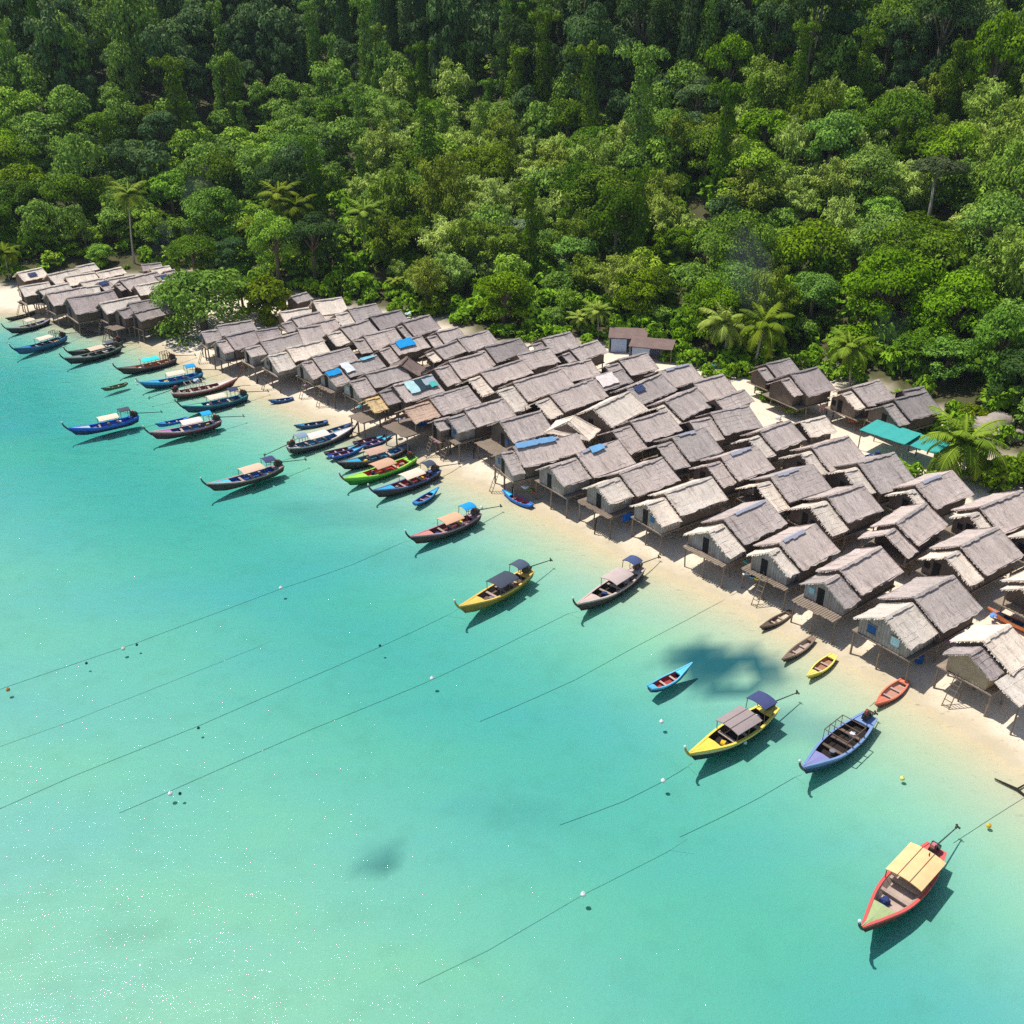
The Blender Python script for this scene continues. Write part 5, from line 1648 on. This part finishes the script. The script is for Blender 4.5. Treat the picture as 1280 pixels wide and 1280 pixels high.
GT = 'trees of the forest slope'
placed = []
SPECIAL = [  # kind, variant, base px, scale, height factor, label
 ('shade', 0, 256, 412, 1.22, .85, 'broad green shade tree on the beach between the two hut clusters'),
 ('lime', 0, 338, 400, 1.3, 1.0, 'yellow green tree right of the beach shade tree'),
 ('dome', 1, 305, 392, .62, 1.0, 'small mid green tree squeezed between the shade tree and the yellow green one'),
 ('dome', 2, 246, 348, .95, .7, 'low round tree right behind the far huts, behind the beach shade tree'),
 ('dark', 0, 296, 345, .8, .8, 'dark round tree above the beach shade tree, beside a lower round one'),
 ('dark', 1, 396, 356, 1.05, .95, 'dark tall tree behind the left end of the main village'),
 ('bright', 0, 128, 330, .6, .8, 'bright bushy tree just behind the far huts'),
 ('palm', 2, 168, 330, 1.0, 1.05, 'tall coconut palm with hanging fronds behind the far huts'),
 ('palm', 1, 350, 322, 1.1, 1.0, 'coconut palm above the beach shade tree, left of a pair'),
 ('palm', 1, 384, 328, 1.0, 1.0, 'coconut palm above the beach shade tree, right of a pair'),
 ('palm', 1, 325, 338, .9, .85, 'shorter coconut palm at the foot of the palm pair'),
 ('palm', 1, 455, 338, 1.0, 1.0, 'coconut palm alone above the blue tarpaulin'),
 ('palm', 0, 748, 424, .72, .8, 'coconut palm left of the rusty roofed sheds'),
 ('palm', 0, 727, 418, .6, .6, 'low yellowish palm next to the palm by the rusty sheds'),
 ('palm', 4, 942, 464, 1.1, 1.0, 'coconut palm behind the back row, right of the twin palms'),
 ('palm', 4, 908, 456, 1.05, .95, 'coconut palm behind the back row, left of the twin palms'),
 ('palm', 4, 1062, 486, 1.0, .95, 'coconut palm with yellowed fronds left of the teal awning'),
 ('palm', 3, 1203, 600, 1.25, 1.0, 'big coconut palm bending over the teal awning'),
 ('palm', 0, 12, 350, .8, .8, 'coconut palm at the left edge beside the far huts'),
 ('palm', 2, 500, 372, .5, .5, 'small palm behind the back row, left of the bright round tree'),
 ('bright', 1, 630, 408, .95, .95, 'bright round tree directly behind the main village back row'),
 ('lime', 1, 800, 366, 1.0, 1.15, 'vivid lime green tree on the lower slope above the rusty sheds'),
 ('layer', 1, 1010, 362, .95, 1.1, 'layered bright green tree above the twin palms'),
 ('big', 0, 1105, 430, 1.0, 1.0, 'largest bright green dome tree, above the teal awning'),
 ('emergent', 1, 1155, 300, .95, .75, 'tall tree with thin brownish crown, upper right of the slope'),
 ('column', 0, 893, 262, 1.0, 1.35, 'isolated vine wrapped tower tree standing above the twin palms'),
 ('emergent', 0, 648, 330, .8, .62, 'grey green umbrella tree in the middle of the bamboo'),
 ('dome', 0, 1180, 478, .8, .8, 'grey green tree behind the coconut palm at right'),
 ('dome', 2, 1148, 466, .72, .75, 'grey green tree just behind the mauve back row hut'),
 ('dark', 2, 1272, 520, .85, .75, 'dark round tree at the right edge above the boulders'),
 ('shrub', 0, 992, 518, .78, 1.0, 'bright green bush on the sand behind the back row huts'),
 ('shrub', 1, 1170, 610, .6, 1.0, 'yellowish bush at the foot of the big coconut palm'),
 ('lime', 0, 1215, 528, .6, .7, 'lime green bush behind the big coconut palm'),
 ('shrub', 1, 1250, 612, 1.1, 1.0, 'round dark bush left of the one at the right edge'),
 ('shrub', 0, 1285, 606, 1.3, 1.0, 'round bush at the right edge below the boulders'),
 ('shrub', 0, 848, 438, .9, 1.3, 'leafy bush right of the rusty roofed sheds'),
 ('bright', 0, 862, 424, .6, .8, 'leafy bright tree right of the rusty roofed sheds'),
 ('broad', 0, 590, 388, .8, 1.0, 'banana plant behind the back row left of the bright round tree'),
 ('broad', 1, 460, 366, .8, .8, 'banana plant behind the back row above the main village left end'),
 ('lime', 0, 655, 420, .3, .9, 'tiny yellow green sapling at the village back edge'),
 ('shrub', 1, 545, 392, 1.0, 1.0, 'low yellow green bush behind the back row'),
]
for kind, k, px, py, sc, szf, lab in SPECIAL:
    x, y, z = on_ground(px, py)
    plant(kind, k, x, y, sc, rnd.uniform(0, 6), lab, None, szf)
    if kind not in ('shrub',): placed.append((x, y, 3.2 * sc if kind not in ('layer', 'big') else 4.5 * sc))


def pick(px, py, rs):
    """which kind grows where on the slope (dark ones also stand in for top shade), as the photograph shows it"""
    r = rs.random()
    if py < 105:
        if px < 260: return 'dark' if r < .5 else 'dome' if r < .8 else 'column'
        if px < 980: return 'column' if r < .22 else 'darkcol' if r < .5 else 'dark' if r < .97 else 'emergent'
        return 'dome' if r < .4 else 'column' if r < .6 else 'dark' if r < .95 else 'emergent'
    if px < 430:
        if py > 255: return 'bright' if r < .45 else 'dome' if r < .75 else 'broad' if r < .88 else 'lime'
        if 140 < py: return 'dome' if r < .42 else 'bright' if r < .62 else 'broad' if r < .8 else 'dark' if r < .92 else 'column'
        return 'dome' if r < .6 else 'dark' if r < .8 else 'column'
    if px < 900:
        if py < 165: return 'bamboo' if r < .3 else 'column' if r < .55 else 'dome' if r < .85 else 'dark'
        if py < 330: return 'bamboo' if r < .66 else 'dome' if r < .86 else 'bright' if r < .93 else 'column'
        return 'bamboo' if r < .3 else 'bright' if r < .62 else 'dome'
    if py < 240: return 'bamboo' if r < .46 else 'dome' if r < .70 else 'column' if r < .8 else 'bright' if r < .985 else 'emergent'
    return 'dome' if r < .46 else 'bright' if r < .76 else 'bamboo' if r < .88 else 'dark'


cand = []
rs = random.Random(42)
SP = 5.6
for row in range(int((400 - 70) / (SP * .87))):
    for col in range(-40, 42):
        x = (col + (row % 2) * .5) * SP + rs.uniform(-.34, .34) * SP
        y = 70 + row * SP * .87 + rs.uniform(-.34, .34) * SP
        if abs(x) > y * .62 + 22: continue
        cand.append((x, y))
cx_ = np.array([c[0] for c in cand]); cy_ = np.array([c[1] for c in cand])
hb_ = sdist(cx_, cy_, BACK); zz_ = ground(cx_, cy_)
trees = []
for (x, y), hb, z in zip(cand, hb_, zz_):
    if hb < 3.2: continue
    if any((x - a) ** 2 + (y - b) ** 2 < (c + 1.8) ** 2 for a, b, c in placed): continue
    px, py = proj(x, y, z + 6)
    if py < -150 or px < -120 or px > 1400: continue
    kind = pick(px, py, rs)
    sc = rs.uniform(.52, 1.2)
    if hb < 9: sc *= .72
    if kind == 'broad': sc *= 1.2
    if kind == 'column' and rs.random() < .5: sc *= .8
    trees.append([kind, rs.randrange(6), x, y, z, sc, rs.uniform(0, 6.28), rs.uniform(.85, 1.2) * (1.35 if rs.random() < .18 else 1) * (1.38 if py < 125 else 1.0), px, py, hb])
trees.sort(key=lambda t: (math.hypot(t[3], HC - t[4]) / (t[5] * (14 if 'col' in t[0] else 9))) + (1000 if not (-20 < t[8] < 1300 and t[9] > -12) else 0))
NIND = 262
ind, far = trees[:NIND], trees[NIND:]
KW = {'dome': ('mid green round tree', 'forest trees with rounded crowns'), 'bright': ('bright green leafy tree', 'bright leafy forest trees'), 'dark': ('dark dense tree', 'dark forest trees'), 'bamboo': ('feathery yellowish bamboo', 'bamboo clumps on the slope'),
      'column': ('vine draped tree', 'vine draped trees'), 'darkcol': ('dark viny tree', 'vine draped trees'), 'emergent': ('flat crowned olive tree', 'flat crowned forest trees'), 'broad': ('broad leaved banana plant', 'banana plants on the slope'), 'lime': ('lime green tree', 'bright leafy forest trees')}
XB = [(90, 'at the left edge'), (215, 'above the far huts'), (330, 'above the beach shade tree'), (450, 'above the left palm pair'), (560, 'above the big blue tarpaulin'), (680, 'above the bright round tree'), (790, 'above the rusty sheds'),
      (880, 'left of the vine tower tree'), (985, 'above the twin palms'), (1080, 'above the layered green tree'), (1180, 'above the largest dome tree'), (9999, 'at the right edge')]
ORD = ['first', 'second', 'third', 'fourth', 'fifth', 'sixth', 'seventh', 'eighth', 'ninth', 'tenth', 'eleventh', 'twelfth', 'thirteenth', 'fourteenth', 'fifteenth']


def band(hb): return 'at the forest foot' if hb < 14 else 'low on the slope' if hb < 34 else 'halfway up the slope' if hb < 62 else 'high on the slope'


bucket = {}
for t in ind:
    xw = next(n for lim, n in XB if t[8] < lim)
    bucket.setdefault((t[0], band(t[10]), xw), []).append(t)
for (kind, b, xw), ts in bucket.items():
    ts.sort(key=lambda t: t[8])
    for i, t in enumerate(ts):
        lab = '%s %s %s' % (KW[kind][0], b, xw)
        if len(ts) > 1: lab += ', leftmost' if i == 0 else ', rightmost' if i == len(ts) - 1 else ', %s from left' % ORD[i]
        plant(kind, t[1], t[2], t[3], t[5], t[6], lab, KW[kind][1], t[7], t[4])


def mass(name, items, mats, label, keep):
    """many plants that read as one mass: one object"""
    groups = {}
    for kind, k, x, y, z, sc, rz, szf in items: groups.setdefault(MATI[kind], []).append((kind, k, x, y, z, sc, rz, szf))
    Vs, Fs, Ts, Ms, off = [], [], [], [], 0
    for mi, its in groups.items():
        for kind, k, x, y, z, sc, rz, szf in its:
            V, F, T = PROTO[kind][k % len(PROTO[kind])][2]
            n = len(F); st = nrg.choice(n, int(n * keep), replace=False)
            Vv = V.reshape(-1, 4, 3)[st] if len(V) == 4 * n else V[F[st]]
            Tt = T.reshape(-1, 4)[st] if len(T) == 4 * n else T[F[st]]
            c = Vv.mean(1, keepdims=True)
            Vv = c + (Vv - c) * (1 / math.sqrt(keep)) ** .8
            ca, sa = math.cos(rz), math.sin(rz)
            W = Vv.reshape(-1, 3) * np.array([sc, sc, sc * szf])
            W = np.stack([W[:, 0] * ca - W[:, 1] * sa + x, W[:, 0] * sa + W[:, 1] * ca + y, W[:, 2] + z], 1)
            Vs.append(W); m = len(W) // 4
            Fs.append(np.arange(4 * m).reshape(-1, 4) + off); off += 4 * m
            Ts.append(np.clip(Tt.ravel() + nrg.uniform(-.18, .18), 0, 1)); Ms.append(np.full(m, mi))
    me = np_mesh(name, np.concatenate(Vs), np.concatenate(Fs), mats[0], np.concatenate(Ts))
    for m in mats[1:]: me.materials.append(m)
    me.polygons.foreach_set('material_index', np.concatenate(Ms).astype(np.int32))
    o = bpy.data.objects.new(name, me); COL.objects.link(o)
    return tag(o, label, None, None, 'stuff')


MATS = [LEAF_M, LEAF_B, LEAF_D, LEAF_Y, LEAF_O, LEAF_L]
MATI = {'dome': 0, 'bright': 1, 'dark': 2, 'bamboo': 3, 'column': 0, 'darkcol': 2, 'emergent': 4, 'broad': 1, 'lime': 5, 'shrub': 1, 'layer': 1}
mass('distant_forest', [(t[0], t[1], t[2], t[3], t[4], t[5], t[6], t[7]) for t in far], MATS, 'far jungle covering the upper slope behind the nearer trees', .3)
# undergrowth between the trees and along the village edge
ug = []
ux = np.array([rs.uniform(-1, 1) for _ in range(5200)]); uy = np.array([rs.uniform(70, 330) for _ in range(5200)])
ux = ux * (uy * .6 + 18)
uh = sdist(ux, uy, BACK); uz = ground(ux, uy)
for x, y, h_, z in zip(ux, uy, uh, uz):
    if h_ < .3 or y > 240 and rs.random() < .6: continue
    px, py = proj(x, y, z)
    if py < -40 or px < -60 or px > 1340: continue
    if (1205 < px < 1275 and 520 < py < 600): continue
    ug.append(('shrub' if rs.random() < .8 else 'broad', rs.randrange(4), x, y, z - .2, rs.uniform(.55, 1.25) * (.62 if h_ < 4 else 1), rs.uniform(0, 6), rs.uniform(.8, 1.4)))
for px, py, n_, wpx in ((905, 468, 9, 26), (870, 452, 6, 20), (960, 496, 5, 16), (1095, 512, 5, 20), (1130, 522, 6, 24), (1180, 548, 8, 22), (1200, 572, 8, 26), (1235, 596, 10, 30), (1270, 596, 10, 24), (1130, 598, 4, 14), (700, 420, 7, 26), (590, 398, 7, 24),
                        (520, 390, 6, 24), (640, 420, 6, 20), (845, 446, 5, 14), (420, 366, 7, 26), (350, 366, 6, 16), (300, 372, 5, 18), (1045, 470, 8, 30), (1000, 460, 6, 24), (30, 350, 6, 24), (1255, 560, 2, 8), (1010, 540, 2, 8), (760, 428, 4, 12)):
    for _ in range(n_):
        x, y, z = on_ground(px + rs.uniform(-wpx, wpx), py + rs.uniform(-7, 7))
        ug.insert(0, ('shrub' if rs.random() < .75 else 'broad', rs.randrange(4), x, y, z - .2, rs.uniform(.35, .8), rs.uniform(0, 6), rs.uniform(.8, 1.3)))
mass('undergrowth', ug[:2450], MATS, 'leafy undergrowth filling the ground between the forest trees', .16)

# ------------------------------------------------------------------ hut labels
LOOKW = {'pale': 'pale thatched', 'mauve': 'mauve grey thatched', 'tarpblue': 'grey thatched', 'solar': 'grey thatched'}
HL = {91: 'grey thatched hut with bleached porch roof and blue shutter, second nearest the camera', 92: 'nearest hut, shaggy bundle thatch with a pale lean-to and woven gable', 90: 'grey two tiered hut on stilts with the blue curtain on its front platform',
      66: 'large pale thatched hut beside the hip roofed one', 65: 'pale hip roofed hut squeezed between taller gabled roofs', 48: 'dark brown roof turned askew among the middle rows', 44: 'grey thatched hut under the large bright blue tarpaulin', 50: 'dark patched hut roof covered with pale and dark plastic sheets',
      54: 'small hut with golden straw porch above a long plank platform', 53: 'hut with broad tan thatched porch standing over the beach', 59: 'front hut with small doorway and open deck left of the long blue ridged roof', 103: 'long front row hut with a blue sheet along its ridge', 101: 'pale shaggy two tiered front hut right of the ladder',
      100: 'front hut with bleached white porch beside the ladder', 69: 'grey thatched hut carrying the blue solar panel, main village', 67: 'hut roof with a cream white sheet behind the blue solar panel', 32: 'hut with blue and white sheets at the left part of the front row', 83: 'front row hut next to the laundry platform, plain wall and pale porch',
      82: 'hut with ragged pale porch above the laundry platform', 93: 'thatched hut cut by the right edge above the orange dinghy', 94: 'pale roofed hut cut by the right edge in the second row', 95: 'dark streaked hut behind the back row near the twin palms, left one', 96: 'mauve hut with small front roof behind the back row near the pink cloths',
      97: 'hut with maroon curtained porch left of the teal awning', 98: 'mauve roofed hut directly behind the teal awning', 99: 'low mauve roof peeping out behind the hut at the teal awning', 64: 'grey hut whose porch shows pale striped thatch', 0: 'leftmost hut of the village, pale roof with a solar panel', 11: 'tiny hut with a solar panel amid the far cluster',
      17: 'small hut with solar panel at the far cluster right end', 6: 'pale hut with a green gable in the far cluster', 9: 'big mauve roofed hut at the front of the far cluster', 24: 'dark thatched hut at the right front of the far cluster beside the shade tree', 22: 'small straw roofed hut at the front of the far cluster', 36: 'hut with a pale lower apron roof at the back left of the main village',
      57: 'tiny lean-to shed roof in the front row left of the yellow green sacks', 7: 'grey walled hut left of the big mauve one in the far cluster', 1: 'pale front hut at the left end of the far cluster', 79: 'rounded pale thatched shed behind the second back row near the green bush', 55: 'grey roof with scattered pale patches in the middle rows', 102: 'mottled front row hut with a light blue ridge strip'}
hb2 = {}
for S in HUTS:
    if S['i'] in HL: S['root']['label'] = HL[S['i']]; continue
    look = S['look']
    c = 'mauve' if S['mainmat'] is TH_MAUVE else 'pale' if S['mainmat'] is TH_PALE else 'grey'
    tier = 'two tiered hut' if S['lp'] else 'plain hut'
    if S['lp'] and S['porchmat'] is TH_PALE and S['mainmat'] is not TH_PALE: tier = 'hut with paler porch'
    if S['ridge']: c += ' blue ridged'
    px = S['A'][0]
    if px < 222: zone = 'in the far cluster'
    else:
        d = S['sd']; zone = ('in the front row' if S['front'] else 'in the second row' if d < 13 else 'in the middle rows' if d < 27 else 'in the back rows')
        zone += ', left part' if px < 450 else ', middle part' if px < 760 else ', right part'
    hb2.setdefault('%s %s %s' % (c, tier, zone), []).append(S)
for base, Ss in hb2.items():
    Ss.sort(key=lambda S: S['A'][0])
    for i, S in enumerate(Ss):
        lab = base
        if len(Ss) > 1: lab += ', leftmost' if i == 0 else ', rightmost' if i == len(Ss) - 1 else ', %s from left' % ORD[i]
        S['root']['label'] = lab

# ------------------------------------------------------------------ air
HAZE = .00010
if HAZE:
    mb = MB(); mb.box((40, 500, 109), (3500, 2700, 226))
    hm, hnt, hout = new_mat('air')
    hv = hnt.nodes.new('ShaderNodeVolumePrincipled'); hv.inputs['Color'].default_value = (.72, .86, 1, 1); hv.inputs['Density'].default_value = HAZE
    hnt.links.new(hv.outputs[0], hout.inputs['Volume'])
    tag(mb.build('haze', hm), 'thin bluish air over the bay and slope', None, None, 'stuff')

for k, (px, py, hh, drift, sc, lab) in enumerate([(945, 440, 17, -3, 1.0, 'thin blue smoke rising behind the twin palms'), (1100, 462, 9, 2, .8, 'thin blue smoke behind the mauve hut at the teal awning'), (205, 332, 8, 1, .7, 'thin blue smoke behind the far huts right end'), (238, 318, 16, 4, .9, 'thin blue smoke drifting up the slope above the far huts')]):
    x, y, z = on_ground(px, py)
    mb = MB(); ts = [i / 9 for i in range(10)]
    mb.tube([(x + drift * t + .5 * math.sin(5 * t + k), y + 1.5 * t, z + hh * t) for t in ts], [sc * r_ for r_ in (.15, .8, 1.5, 2.1, 2.6, 3.0, 3.0, 2.6, 1.7, .15)], 18)
    vv = [Vector(v) for v in mb.v]; n_ = (vv[1] - vv[0]).cross(vv[18] - vv[0]); c_ = sum(vv[:18], Vector()) / 18
    if n_.dot(vv[0] - c_) * (1 if mb.f[0] == (0, 1, 19, 18) else -1) < 0: mb.f = [f_[::-1] for f_ in mb.f]
    sm, snt, sout = new_mat('smoke')
    sv_ = snt.nodes.new('ShaderNodeVolumePrincipled'); sv_.inputs['Color'].default_value = (.75, .87, 1, 1); sv_.inputs['Density'].default_value = .011
    snt.links.new(sv_.outputs[0], sout.inputs['Volume'])
    tag(mb.build('smoke', sm, None, True), lab, 'smoke', None, 'stuff')

# ------------------------------------------------------------------ light, sky, camera
SUN_AZ, SUN_EL = R(56), R(66)       # azimuth to the left of the view direction
world = bpy.data.worlds.new('World'); scene.world = world; world.use_nodes = True
wn = world.node_tree; wn.nodes.clear()
sky = wn.nodes.new('ShaderNodeTexSky'); sky.sky_type = 'NISHITA'; sky.sun_disc = False
sky.sun_elevation = SUN_EL; sky.sun_rotation = -SUN_AZ
bg = wn.nodes.new('ShaderNodeBackground'); bg.inputs['Strength'].default_value = .11
wo = wn.nodes.new('ShaderNodeOutputWorld')
wn.links.new(sky.outputs[0], bg.inputs['Color']); wn.links.new(bg.outputs[0], wo.inputs['Surface'])
sl = bpy.data.lights.new('sun', 'SUN'); sl.energy = 4.6; sl.angle = R(.53); sl.color = (1, .955, .88)
so = bpy.data.objects.new('sun', sl); COL.objects.link(so)
sv = Vector((-math.sin(SUN_AZ) * math.cos(SUN_EL), math.cos(SUN_AZ) * math.cos(SUN_EL), math.sin(SUN_EL)))
so.rotation_euler = sv.to_track_quat('Z', 'Y').to_euler(); so.location = sv * 300
cam = bpy.data.cameras.new('camera'); cam.sensor_fit = 'HORIZONTAL'; cam.sensor_width = 36; cam.lens = FPX / 1280 * 36; cam.clip_end = 6000; cam.clip_start = .5
co = bpy.data.objects.new('camera', cam); COL.objects.link(co)
co.location = (0, 0, HC); co.rotation_euler = (math.pi / 2 - TH, 0, 0)
scene.camera = co
scene.view_settings.view_transform = 'Standard'; scene.view_settings.look = 'None'; scene.view_settings.exposure = 0.14; scene.view_settings.gamma = 1
try:
    scene.cycles.use_denoising = False
except Exception: pass
scene.cycles.max_bounces = 6; scene.cycles.diffuse_bounces = 3; scene.cycles.glossy_bounces = 2; scene.cycles.transmission_bounces = 3; scene.cycles.transparent_max_bounces = 8
scene.cycles.sample_clamp_indirect = 4.0

for o in bpy.data.objects:
    if 'label' in o and not 4 <= len(o['label'].replace(',', ' ').split()) <= 16: print('LABELLEN', o.name, o['label'])
